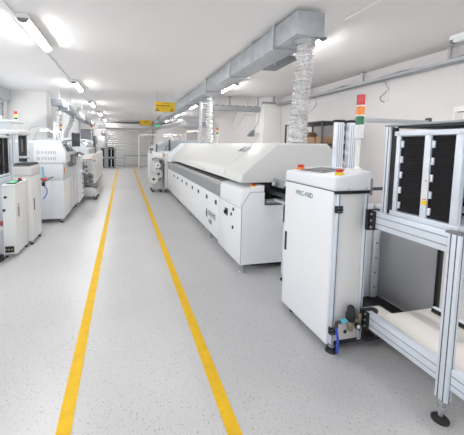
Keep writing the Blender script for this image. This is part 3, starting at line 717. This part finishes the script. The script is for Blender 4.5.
light_tower(-1.69, 5.42, 1.83, .012, .024, .042, ('lens_green', 'lens_yellow', 'lens_red'), lc, .012, True, .02, nested=True)
rail(lc, -1.60, 3.9, 4.73, .93, 1.04); 
for x in (-2.0, -1.62):
    box('stand_post', lc, x, x+.04, 3.95, 4.0, .08, .95, 'aluminium', .004); foot(x+.02, 3.98, .09, lc, .03, 'steel', 'black_rubber')
box('stand_shelf', lc, -2.0, -1.60, 3.98, 4.7, .28, .31, 'pale_grey', .003)
box('side_box', lc, -1.70, -1.60, 4.3, 4.45, .40, .44, 'red_plastic', .004)
m2 = magazine((-1.86, 4.28, 1.045), 'black slotted board magazine at the left edge, on the left loader', None, W=.30)
# dark cable coil on floor
q = MB(); pl = []
for i in range(50):
    a = i*.42; pl.append((-1.60+.10*math.cos(a), 4.14+.12*math.sin(a), .015+.012*(i//15)+.004*math.sin(i)))
q.tube(pl, .012, 'black_rubber', 8); q.tube([(-1.49, 4.20, .012), (-1.53, 4.18, .014), (-1.58, 4.2, .02)], .01, 'black_rubber', 8)
tag(q.build('cable_coil'), 'coil of black cable on the floor at the left edge below the near cabinet', 'cable')

# ------------------------------------------------------------------ left screen printer
PX = -1.10; PY0 = 5.96; PY1 = 7.42
pr = thing('solder_printer', (-1.7, 6.7, 0), 'white printing machine with sloped hood and dark side window, left of the aisle', 'machine')
box('body', pr, -2.6, PX, PY0, PY1, .085, .80, 'white_enamel_warm', .008)
box('front_shade_sheet', pr, -2.59, PX-.01, PY0-.006, PY0-.0005, .1, .79, 'pale_grey', .002)  # grey sheet painting the tall cabinet's shade onto the front face
box('body_upper', pr, -2.6, PX, PY0+.002, PY1, .805, 1.13, 'pale_grey', .006)
h = MB(); h.prism([(-2.6,1.135),(-2.6,1.545),(-1.205,1.545),(-1.165,1.53),(-1.055,1.33),(-1.055,1.135)], 'y', PY0-.01, PY0+.22, 'white_enamel', bev=.008); h.build('hood_end', pr)
h = MB(); h.prism([(-2.6,1.135),(-2.6,1.535),(-1.215,1.535),(-1.07,1.30),(-1.06,1.135)], 'y', PY0+.22, PY1, 'white_enamel_warm', bev=.006); h.build('hood', pr)
box('hood_side', pr, -2.62, -1.585, PY0-.016, PY0-.009, 1.14, 1.50, 'blue_grey' if False else 'pale_grey', .003)
# window in sloped hood and in the side
a = Vector((-1.215, 0, 1.535)); b_ = Vector((-1.07, 0, 1.30)); d = (b_-a); n_ = Vector((-d.z, 0, d.x)).normalized(); n_ = n_ if n_.x > 0 else -n_
def slope_quad(y0, y1, u0, u1, t, m, name):
    P = [a+d*u+Vector((0, y, 0)) for u, y in ((u0, y0), (u0, y1), (u1, y1), (u1, y0))]
    q = MB(); q.hexa([tuple(p+n_*.001) for p in P]+[tuple(p+n_*t) for p in P], m, .002); q.build(name, pr)
slope_quad(PY0+.30, PY1-.35, .08, .88, .012, 'dark_grey', 'window_frame'); slope_quad(PY0+.36, PY1-.41, .15, .80, .016, 'glass_dark', 'hood_window')
MB().box(-1.062, -1.048, 6.45, 7.2, 1.02, 1.27, 'mid_grey', .006).build('side_frame', pr)
MB().box(-1.050, -1.044, 6.5, 7.15, 1.045, 1.245, 'glass_dark', .003).build('side_window', pr)
MB().box(PX-.002, PX+.004, 6.72, 6.726, .1, .79, 'slot_soft').box(PX-.002, PX+.004, 7.1, 7.106, .1, .79, 'slot_soft').build('door_seam', pr)
MB().box(-1.056, -1.048, 6.12, 6.2, 1.19, 1.25, 'yellow_plastic', .002).build('warning_sticker', pr)
MB().box(PX, PX+.01, 6.02, 6.08, .93, 1.03, 'orange_plastic', .003).build('switch', pr)
sl_ = MB()
for row, z in enumerate((1.325, 1.215)):
    for i, x in enumerate((-1.53, -1.50, -1.45, -1.415, -1.385, -1.345, -1.315, -1.29, -1.255, -1.225)):
        hh = .028 if (i*7+row*3) % 3 else .016
        sl_.box(x-.007, x+.007, PY0-.013, PY0-.009, z-hh, z+hh, 'slot_blue')
        if i in (0, 9): sl_.box(x-.014, x+.014, PY0-.013, PY0-.009, z-.033, z-.024, 'slot_blue').box(x-.014, x+.014, PY0-.013, PY0-.009, z+.024, z+.033, 'slot_blue')
    for x in (-1.69, -1.66): sl_.box(x-.007, x+.007, PY0-.019, PY0-.015, z-.028, z+.028, 'slot_blue')
sl_.build('vent_slots', pr)
for x, y in ((-1.16, 6.03), (-1.16, 7.35), (-2.5, 6.03), (-2.5, 7.35)): foot(x, y, .1, pr, .03, 'steel', 'black_rubber')
# tray with red valve between loader and printer
t = thing('board_conveyor', (-1.40, 5.6, 0), 'small grey conveyor arm with red knob between left loader and printer', 'conveyor')
MB().box(-1.42, -1.39, 5.25, 5.95, .86, .885, 'mid_grey', .003).box(-1.30, -1.27, 5.25, 5.95, .86, .885, 'mid_grey', .003).build('rail', t)
MB().box(-1.30, -1.25, 5.27, 5.42, .885, .92, 'red_plastic', .006).build('knob', t)
MB().box(-1.30, -1.26, 5.26, 5.32, .80, .86, 'black', .004).build('valve', t)
MB().tube([(-1.27,5.30,.80),(-1.235,5.32,.74),(-1.24,5.32,.66),(-1.30,5.33,.58)], .008, 'blue_hose', 6).build('air_hose', t)
MB().tube([(-1.29,5.3,.93),(-1.275,5.28,1.02),(-1.285,5.27,1.12)], .014, 'cyan_plastic', 8).build('cyan_hose', t)
for x in (-1.405, -1.36): box('leg', t, x-.012-.06, x+.012-.06, 5.27, 5.30, 0, .86, 'pale_grey', .002)

# monitor on printer
def monitor(pos, w, h, rot, label, parent_z, base_xy=None):
    x, y, z = pos
    t = thing('monitor', pos, label, 'monitor')
    m_ = MB(); m_.box(-w/2, w/2, -.02, .02, -h/2, h/2, 'dark_grey', .008); m_.box(-w/2+.015, w/2-.015, -.023, -.019, -h/2+.02, h/2-.015, 'screen_dark')
    q = Matrix.Rotation(rot, 4, 'Z')
    for v in m_.bm.verts: v.co = (q @ v.co)+Vector(pos)
    m_.build('screen_panel', t)
    bx, by = base_xy or (x, y+.1)
    MB().tube([(x, y+.02, z), (bx, by, z-.03), (bx, by, parent_z)], .018, 'mid_grey', 10).build('arm', t)
    return t
monitor((-1.03, 7.08, 1.575), .36, .30, math.radians(75), 'black monitor on an arm beside the left printing machine hood', 1.537, (-1.30, 7.2))
# keyboard shelf
t = thing('keyboard_shelf', (-1.0, 7.45, 1.18), 'small dark keyboard shelf below the black monitor on the left machine', 'shelf')
MB().hexa([(-1.04,7.3,1.28),(-.93,7.3,1.22),(-.93,7.75,1.22),(-1.04,7.75,1.28),(-1.04,7.3,1.30),(-.93,7.3,1.24),(-.93,7.75,1.24),(-1.04,7.75,1.30)], 'dark_grey', .004).build('board', t)
MB().box(-1.056, -1.035, 7.3, 7.42, 1.20, 1.30, 'mid_grey', .003).build('bracket', t)
# magnifier lamps
def mag_lamp(base, pts, head, label, hr=.11, glow=True, arm='mid_grey', r=.011, size=(.20,.09)):
    t = thing('magnifier_lamp', base, label, 'lamp')
    MB().lathe([(.05, 0), (.05, .02), (.02, .03)], base, arm).build('base', t)
    MB().tube([base]+pts+[head], r, arm, 10).build('arm', t)
    x, y, z = head; sx, sy = size
    q = MB(); q.box(x-sx, x+sx*.6, y-sy, y+sy, z-.012, z+.03, 'white_plastic', .012)
    q.build('head', t)
    if glow: MB().box(x-sx+.02, x+sx*.6-.02, y-sy+.015, y+sy-.015, z-.018, z-.011, 'desk_lamp_glow').build('light_panel', t)
    return t
mag_lamp((-1.79, 6.3, 1.535), [(-1.79,6.3,1.65),(-1.765,6.3,1.73),(-1.70,6.3,1.785),(-1.63,6.3,1.805),(-1.55,6.3,1.80)], (-1.45, 6.3, 1.745), 'arched grey magnifier lamp on the left printing machine, before the white column', size=(.11,.06), r=.006, arm='cable_grey')
mag_lamp((-1.70, 6.5, 1.535), [(-1.70,6.5,1.62),(-1.68,6.5,1.68),(-1.64,6.5,1.72),(-1.60,6.5,1.735)], (-1.55, 6.5, 1.735), 'smaller grey lamp arm inside the arch of the left magnifier lamp', size=(.04,.03), r=.006, glow=False, arm='cable_grey')
mag_lamp((-1.62, 8.1, 1.21), [(-1.62,8.1,1.6),(-1.66,8.1,1.76),(-1.68,8.1,1.80)], (-1.63, 8.1, 1.78), 'white bench lamp behind the left printing machine hood', size=(.14,.06))
t = thing('light_tower', (-1.58, 8.1, 1.2), 'red yellow green light tower behind the left printing machine', 'light tower', 'signal light towers')
light_tower(-1.535, 8.15, 1.20, .575, .03, .05, ('lens_green', 'lens_yellow', 'lens_red'), t, .015, True, .03)

# cabinet between printer and mounter
t = thing('buffer_cabinet', (-1.4, 7.9, 0), 'narrow white cabinet with drawers beyond the left printing machine', 'cabinet')
box('body', t, -2.2, -1.045, 7.47, 8.27, .09, 1.20, 'white_enamel', .01)
for i, z in enumerate((.12, .36, .60)):
    d_ = box('drawer', t, -1.046, -1.028, 7.62, 8.24, z, z+.21, 'white_enamel', .005)
    MB().box(-1.028, -1.015, 7.95, 8.07, z+.12, z+.15, 'dark_grey', .004).build('handle', d_)
for x, y in ((-1.13, 7.52), (-1.13, 8.2), (-2.1, 7.52), (-2.1, 8.2)): foot(x, y, .1, t, .03, 'steel', 'black_rubber')

# ------------------------------------------------------------------ pick-and-place machines
def mounter(s, xf, y0, y1, name, label, cart_y, hoodm, hy=None, parts=True):
    # s=-1: left of the aisle (front faces +x); s=+1: right of the aisle (front faces -x). xf = aisle face
    X = lambda dx: xf+s*dx        # dx grows away from the aisle
    t = thing(name, (X(.7), (y0+y1)/2, 0), label, 'machine')
    q = MB()
    q.prism([(X(.02), .30), (X(0), .36), (X(0), 1.13), (X(.04), 1.18), (X(1.5), 1.18), (X(1.5), .12), (X(.12), .12)], 'y', y0, y1, 'white_enamel_warm', bev=.012); q.build('body', t)
    q = MB(); q.prism([(X(.10), 1.185), (X(.12), 1.34), (X(.50), 1.64), (X(1.4), 1.64), (X(1.5), 1.5), (X(1.5), 1.185)], 'y', y0+.1, (hy or y1)-.05, hoodm, bev=.015); q.build('hood', t)
    q = MB()
    for k in range(2):
        yy = y0+.25+k*(y1-y0)*.45
        q.prism([(X(.17), 1.382), (X(.45), 1.603), (X(.44), 1.614), (X(.16), 1.393)], 'y', yy, yy+(y1-y0)*.35, 'glass_dark' if s < 0 and y0 < 10 else hoodm)
    q.build('hood_window', t)
    MB().box(X(-.004), X(.01), y0+.9, y0+1.0, .78, .86, 'dark_grey', .004).build('latch', t)
    MB().box(X(-.006), X(.01), y0+.3, y0+.42, .95, 1.05, 'mid_grey', .004).build('control_box', t)
    q = MB()
    for k in range(2): q.box(X(-.003), X(.01), y0+1.5+k*.9, y0+1.51+k*.9, .4, 1.1, 'slot_soft')
    q.build('door_seam', t)
    for dy in (.15, y1-y0-.15):
        for dx in (.2, 1.35): foot(X(dx), y0+dy, .14, t, .05, 'steel', 'black_rubber')
    return t
mounter(-1, -.86, 8.85, 12.3, 'pick_and_place_machine', 'large off white mounting machine left of the aisle, behind the feeder bank', 8.3, 'pale_grey')
mounter(1, 1.20, 9.75, 13.0, 'pick_and_place_machine', 'white mounting machine with blue grey hood just beyond the long oven', 9.4, 'blue_grey', 12.3)
mounter(1, 1.28, 13.7, 16.4, 'pick_and_place_machine', 'farthest white mounting machine on the right, behind the nearer one', 13.4, 'pale_grey')
mounter(-1, -1.0, 12.6, 15.2, 'pick_and_place_machine', 'farther off white mounting machine on the left, behind the large one', 12.9, 'white_enamel')

def feeder_bank(s, xf, y, label, reels, k_=1.):
    X = lambda dx: xf+s*dx*k_
    t = thing('feeder_cart', (X(.2), y, 0), label, 'feeder cart')
    q = MB(); q.prism([(X(.0), .10), (X(.02), .30), (X(.10), .34), (X(.45), .34), (X(.45), .10)], 'y', y-.26, y+.26, 'panel_grey', bev=.008); q.build('waste_bin', t)
    q = MB(); q.hexa([(X(-.04), y-.26, .345), (X(.4), y-.26, .40), (X(.4), y+.26, .40), (X(-.04), y+.26, .345), (X(-.04), y-.26, .37), (X(.4), y-.26, .43), (X(.4), y+.26, .43), (X(-.04), y+.26, .37)], 'mid_grey', .004); q.build('chute', t)
    box('upright', t, X(.30), X(.42), y-.24, y+.24, .42, 1.02, 'mid_grey', .006)
    q = MB()
    for i in range(8):
        yy = y-.24+.06*i
        q.prism([(X(.06), .98), (X(.04), 1.03), (X(.14), 1.06), (X(.42), 1.06), (X(.42), .94), (X(.2), .92)], 'y', yy, yy+.04, 'dark_grey' if i % 3 else 'steel')
    q.build('feeders', t)
    MB().box(X(.12), X(.18), y-.27, y-.24, 1.06, 1.10, 'orange_plastic', .006).build('handle', t)
    for i, (dx, z, r, yy) in enumerate(reels):
        o = MB(); c = (X(dx), y+yy, z)
        o.lathe([(r*.3, 0), (r, 0), (r, .006), (r*.45, .008), (r*.45, .022), (r, .024), (r, .03), (r*.3, .03)], c, ('mid_grey' if s < 0 else 'white_plastic') if i != 1 else 'pale_grey', axis='y', n=24)
        o.lathe([(r*.3, -.001), (r*.3, .031)], c, 'dark_grey', axis='y', n=16); o.build('reel', t)
    q = MB(); q.tube([(X(.24), y-.22, .98), (X(.10), y-.25, .8), (X(.20), y-.26, .6), (X(.1), y-.24, .45)], .012, 'white_plastic', 6); q.tube([(X(.28), y-.1, .95), (X(.18), y-.2, .7), (X(.25), y-.22, .5)], .014, 'black', 6); q.build('tape_strip', t)
    for dx in (.03, .40):
        for yy in (-.22, .22):
            q = MB(); q.lathe([(.012, .0), (.05, .004), (.05, .03), (.012, .034)], (X(dx), y+yy-.015, .05), 'black_rubber', axis='y', n=16).box(X(dx)-.012, X(dx)+.012, y+yy-.03, y+yy+.03, .05, .11, 'steel')
            q.build('castor', t)
    return t
feeder_bank(-1, -.72, 8.57, 'grey feeder cart with cables beside the left mounting machine', [(.16, .62, .09, -.28), (.24, .78, .08, -.27), (.14, .50, .07, -.3)])
feeder_bank(1, .85, 9.60, 'feeder cart with white tape reels beyond the long oven, by the right floor line', [(.05, .42, .14, -.33), (.27, .58, .14, -.31), (.24, .85, .09, -.3)], .7)
# white front block of right mounter
t = thing('control_cabinet', (1.28, 9.45, 0), 'white upright cabinet against the far end of the long oven', 'cabinet')
box('body', t, 1.235, 1.42, 9.27, 9.70, .12, 1.22, 'white_enamel_warm', .012)
MB().prism([(1.14,1.22),(1.15,1.26),(1.2,1.28),(1.42,1.28),(1.42,1.22)], 'y', 9.27, 9.7, 'white_enamel', bev=.008).build('top', t)
MB().box(1.228, 1.237, 9.38, 9.44, .80, .90, 'mid_grey', .004).build('handle', t)
MB().box(1.20, 1.235, 9.30, 9.42, 1.13, 1.19, 'orange_plastic', .006).build('button', t)
foot(1.28, 9.32, .13, t, .04, 'steel', 'black_rubber'); foot(1.28, 9.65, .13, t, .04, 'steel', 'black_rubber')
monitor((1.41, 9.50, 1.47), .34, .34, math.radians(77), 'black monitor standing at the far end of the oven hood, nearer of the two', 1.28, (1.30, 9.55))
monitor((1.33, 12.55, 1.33), .36, .34, math.radians(78), 'black monitor on the right mounting machine, farther from the camera', 1.182, (1.40, 12.72))
monitor((-.915, 10.2, 1.56), .36, .36, math.radians(88), 'black monitor on the large left mounting machine', 1.182, (-.915, 10.3))

# tall slim cabinet far right of aisle
t = thing('inspection_station', (1.15, 13.4, 0), 'tall slim white station with grey screen head, far right of the aisle', 'station')
box('body', t, 1.03, 1.26, 13.1, 13.6, .05, 1.10, 'white_enamel', .012)
MB().box(1.06, 1.25, 13.12, 13.4, 1.20, 1.36, 'white_plastic', .012).box(1.08, 1.23, 13.112, 13.125, 1.23, 1.33, 'mid_grey', .003).build('screen_head', t)
MB().tube([(1.15, 13.3, 1.09), (1.15, 13.3, 1.22)], .03, 'mid_grey', 10).build('neck', t)
light_tower(1.20, 13.5, 1.10, .36, .03, .05, ('lens_orange', 'lens_red'), t, .012, False, .02, nested=True)
for x, y in ((1.07, 13.15), (1.22, 13.55)): foot(x, y, .07, t, .03, 'steel', 'black_rubber')

def tower_thing(x, y, z, h, cols, label, r=.034, hs=.055):
    t = thing('light_tower', (x, y, z), label, 'light tower', 'signal light towers')
    light_tower(x, y, z, h, r, hs, cols, t, .012, True, .04)
tower_thing(2.375, 7.55, 1.53, .21, ('lens_green', 'lens_yellow', 'lens_red'), 'red yellow green light tower on the oven hood right of the far hose', .03, .05)
tower_thing(2.157, 10.6, 1.638, .24, ('lens_yellow', 'lens_yellow'), 'amber light tower on the blue grey hood left of the grey pipe', .03, .05)
tower_thing(2.016, 11.5, 1.638, .10, ('lens_orange',), 'small orange beacon on the blue grey hood, left of the amber tower', .03, .06)
tower_thing(-1.075, 10.85, 1.415, .47, ('lens_blue', 'lens_yellow', 'lens_red'), 'red yellow blue light tower on the left mounting machine', .038, .055)
# gooseneck lamps on the right
mag_lamp((2.31, 8.95, 1.54), [(2.31,8.95,1.72),(2.28,8.95,1.82),(2.2,8.95,1.90),(2.1,8.95,1.92)], (1.98, 8.95, 1.905), 'white arched bench lamp at the far end of the oven, nearest of three', arm='white_plastic', r=.03, size=(.12,.07))
mag_lamp((2.12, 11.0, 1.64), [(2.12,11.0,1.75),(2.08,11.0,1.83),(2.0,11.0,1.87)], (1.85, 11.0, 1.86), 'white arched bench lamp on the blue grey hood, middle of three', arm='white_plastic', r=.028, size=(.11,.07))
mag_lamp((1.95, 12.2, 1.64), [(1.95,12.3,1.72),(1.9,12.3,1.80),(1.8,12.3,1.84)], (1.68, 12.3, 1.83), 'white arched bench lamp on the blue grey hood, farthest of three', arm='white_plastic', r=.028, size=(.11,.07))

# ------------------------------------------------------------------ far end
t = thing('magazine_stand', (-.77, 19.35, 0), 'black and grey magazine rack pair, right of the two by the shutter', 'magazine rack', 'magazine racks by the shutter')
def rack(t, x0, x1, y0, y1, levels):
    for z0, z1 in levels:
        f = MB()
        for x in (x0, x1-.07): f.box(x, x+.07, y0, y1, z0, z1, 'tray_grey', .004)
        f.box(x0, x1, y0, y1, z0, z0+.05, 'tray_grey', .004).box(x0, x1, y0, y1, z1-.05, z1, 'mid_grey', .004)
        f.build('frame', t)
        w = (x1-x0-.14)
        for k in range(2):
            a0 = x0+.07+w*(.06+.50*k)
            box('slotted_plate', t, a0, a0+w*.38, y0+.02, y1-.02, z0+.06, z1-.06, 'ribbed_black')
        box('handle', t, x0+.07+w*.45, x0+.07+w*.55, y0-.004, y0+.02, z0+.1, z1-.1, 'aluminium', .003)
rack(t, -1.03, -.52, 19.2, 19.65, ((.02, .60), (.64, 1.22)))
box('lid', t, -.97, -.62, 19.22, 19.6, 1.22, 1.29, 'dark_grey', .01)
t = thing('magazine_stand', (-1.36, 19.35, 0), 'black and grey magazine rack pair, left of the two by the shutter', 'magazine rack', 'magazine racks by the shutter')
rack(t, -1.60, -1.12, 19.2, 19.65, ((.02, .60), (.64, 1.22)))
t = thing('electrical_cabinet', (-1.35, 20.6, 1.2), 'white electrical cabinet on the far wall left of the shutter', 'cabinet')
box('body', t, -1.68, -1.22, 20.62, 20.9, 1.25, 1.98, 'white_enamel', .01); box('door', t, -1.66, -1.24, 20.605, 20.62, 1.27, 1.96, 'white_plastic', .004)
MB().box(-1.55, -1.35, 20.598, 20.606, 1.6, 1.63, 'mid_grey').build('label_plate', t)
t = thing('meter_box', (-1.3, 20.7, 2.2), 'small grey meter box with brown base above the electrical cabinet', 'box')
box('body', t, -1.42, -1.18, 20.7, 20.9, 2.06, 2.36, 'mid_grey', .008); box('base', t, -1.40, -1.2, 20.7, 20.9, 1.99, 2.055, 'cardboard', .006); box('window', t, -1.36, -1.24, 20.692, 20.701, 2.18, 2.3, 'pale_grey', .003)
t = thing('air_conditioner', (-1.25, 18.4, 2.4), 'white box shaped air unit hung under the ceiling before the shutter', 'air conditioner')
box('body', t, -1.52, -1.02, 18.1, 18.7, 2.36, 2.66, 'white_plastic', .02); MB().box(-1.48, -1.06, 18.09, 18.1, 2.42, 2.45, 'mid_grey').box(-1.48, -1.06, 18.09, 18.1, 2.5, 2.52, 'mid_grey').build('grille', t)
for x in (-1.45, -1.1): MB().tube([(x, 18.4, 2.65), (x, 18.4, CZ)], .01, 'steel', 6).build('hanger_rod', t)
t = thing('dark_cabinet', (-2.0, 18.5, 0), 'dark grey wall unit at the far left behind the mounting machines', 'cabinet')
box('body', t, -2.55, -1.75, 18.2, 18.8, 0, 2.3, 'mid_grey', .01); box('door', t, -2.5, -1.8, 18.185, 18.2, .1, 2.25, 'grey_band', .006)
# bench in front of shutter
t = thing('steel_bench', (.75, 19.6, 0), 'low grey steel bench in front of the roller shutter', 'bench')
box('bench_top', t, -.02, 1.62, 19.3, 19.8, .74, .80, 'tray_grey', .006); box('lower_shelf', t, .03, 1.58, 19.35, 19.75, .36, .40, 'shutter', .004)
for x in (.02, 1.56):
    for y in (19.34, 19.74): box('leg', t, x-.02, x+.02, y-.02, y+.02, 0, .74, 'tray_grey', .003)
t = thing('pipe_frame', (.9, 19.0, 0), 'thin white pipe frame standing before the shutter, right of the bench', 'frame')
MB().tube([(.9, 19.0, 0), (.9, 19.0, 2.06)], .04, 'white_plastic', 10).build('post', t)
MB().tube([(.9, 19.0, 2.05), (3.85, 19.0, 2.16)], .035, 'white_plastic', 10).build('top_bar', t)
MB().tube([(3.83, 19.0, 0), (3.83, 19.0, 2.16)], .025, 'white_plastic', 10).build('post', t)
MB().lathe([(.06, 0), (.06, .012), (.03, .02)], (.9, 19, 0), 'white_plastic').lathe([(.06, 0), (.06, .012), (.03, .02)], (3.83, 19, 0), 'white_plastic').build('foot_plate', t)

# ------------------------------------------------------------------ hanging signs
def esd_sign(x0, x1, y, z0, z1, label):
    t = thing('warning_sign', ((x0+x1)/2, y, z1), label, 'sign', 'yellow hanging signs')
    box('panel', t, x0, x1, y, y+.012, z0, z1, 'sign_yellow', .003)
    w = x1-x0; h = z1-z0
    text('lettering', 'ATTENTION', h*.13, '-y', (x0+w*.36, y-.001, z1-h*.2), 'ink', t)
    text('lettering', 'STATIC SENSITIVE AREA', h*.15, '-y', (x0+w*.05, y-.001, z1-h*.43), 'ink', t, sx=.98*w/(h*2.2), bold=.002)
    for i, s in enumerate(('ESD PROTECTED AREA', 'OBSERVE PRECAUTIONS', 'FOR HANDLING')):
        text('lettering', s, h*.085, '-y', (x0+w*.33, y-.001, z1-h*(.60+.13*i)), 'ink_soft', t, sx=.8)
    for k in (0, 1):
        cx = x0+w*(.13 if k == 0 else .85); q = MB(); b0 = z0+h*.08; s_ = h*.42
        q.prism([(cx-s_*.55, b0), (cx+s_*.55, b0), (cx, b0+s_*.98)], 'y', y-.002, y+.001, 'ink')
        q.prism([(cx-s_*.36, b0+s_*.1), (cx+s_*.36, b0+s_*.1), (cx, b0+s_*.76)], 'y', y-.003, y, 'sign_yellow')
        q.prism([(cx-s_*.16, b0+s_*.12), (cx+s_*.16, b0+s_*.12), (cx+s_*.05, b0+s_*.45), (cx-s_*.08, b0+s_*.4)], 'y', y-.004, y, 'ink')
        q.build('pictogram', t)
    for xx in (x0+w*.08, x1-w*.08): MB().tube([(xx, y+.006, z1-.01), (xx, y+.006, CZ)], .003, 'steel', 6).build('hanging_wire', t)
esd_sign(.895, 1.485, 9.0, 2.462, 2.745, 'larger yellow hanging sign with black print, nearer to the camera')
esd_sign(.81, 1.43, 16.0, 2.47, 2.75, 'smaller yellow hanging sign farther down the aisle, by the shutter')
t = thing('exit_sign', (1.99, 18.3, 2.6), 'small green lit exit sign under the duct at the far end', 'sign')
box('panel', t, 1.87, 2.12, 18.3, 18.34, 2.55, 2.66, 'exit_green', .004)
for xx in (1.95, 2.05): MB().tube([(xx, 18.32, 2.65), (xx, 18.32, 2.763)], .004, 'steel', 6).build('hanging_wire', t)

# ------------------------------------------------------------------ daylight and camera
W = bpy.data.worlds.new('daylight'); S.world = W; W.use_nodes = True
bg = W.node_tree.nodes['Background']; bg.inputs[0].default_value = (.90, .95, 1.0, 1); bg.inputs[1].default_value = 1.9

cam = bpy.data.cameras.new('camera'); co = bpy.data.objects.new('camera', cam); COL.objects.link(co)
yaw, pitch, roll_ = .23528, .0861, .01298
f = Vector((math.sin(yaw)*math.cos(pitch), math.cos(yaw)*math.cos(pitch), -math.sin(pitch)))
rt = Vector((math.cos(yaw), -math.sin(yaw), 0)); up = rt.cross(f)
rt2 = rt*math.cos(roll_)+up*math.sin(roll_); up2 = -rt*math.sin(roll_)+up*math.cos(roll_)
Mx = Matrix((rt2, up2, -f)).transposed().to_4x4(); Mx.translation = Vector((0, 0, 1.5))
co.matrix_world = Mx
cam.sensor_fit = 'HORIZONTAL'; cam.sensor_width = 36; cam.lens = 300/464*36
# principal point at (195.84, 170.65) of 464x435
cam.shift_x = (232-195.838)/464; cam.shift_y = -(217.5-170.652)/464
cam.clip_start = .05; cam.clip_end = 100
S.camera = co
S.view_settings.view_transform = 'Standard'; S.view_settings.look = 'None'; S.view_settings.gamma = 1; S.view_settings.use_curve_mapping = False
S.view_settings.exposure = 0.66
S.cycles.max_bounces = 8; S.cycles.diffuse_bounces = 6
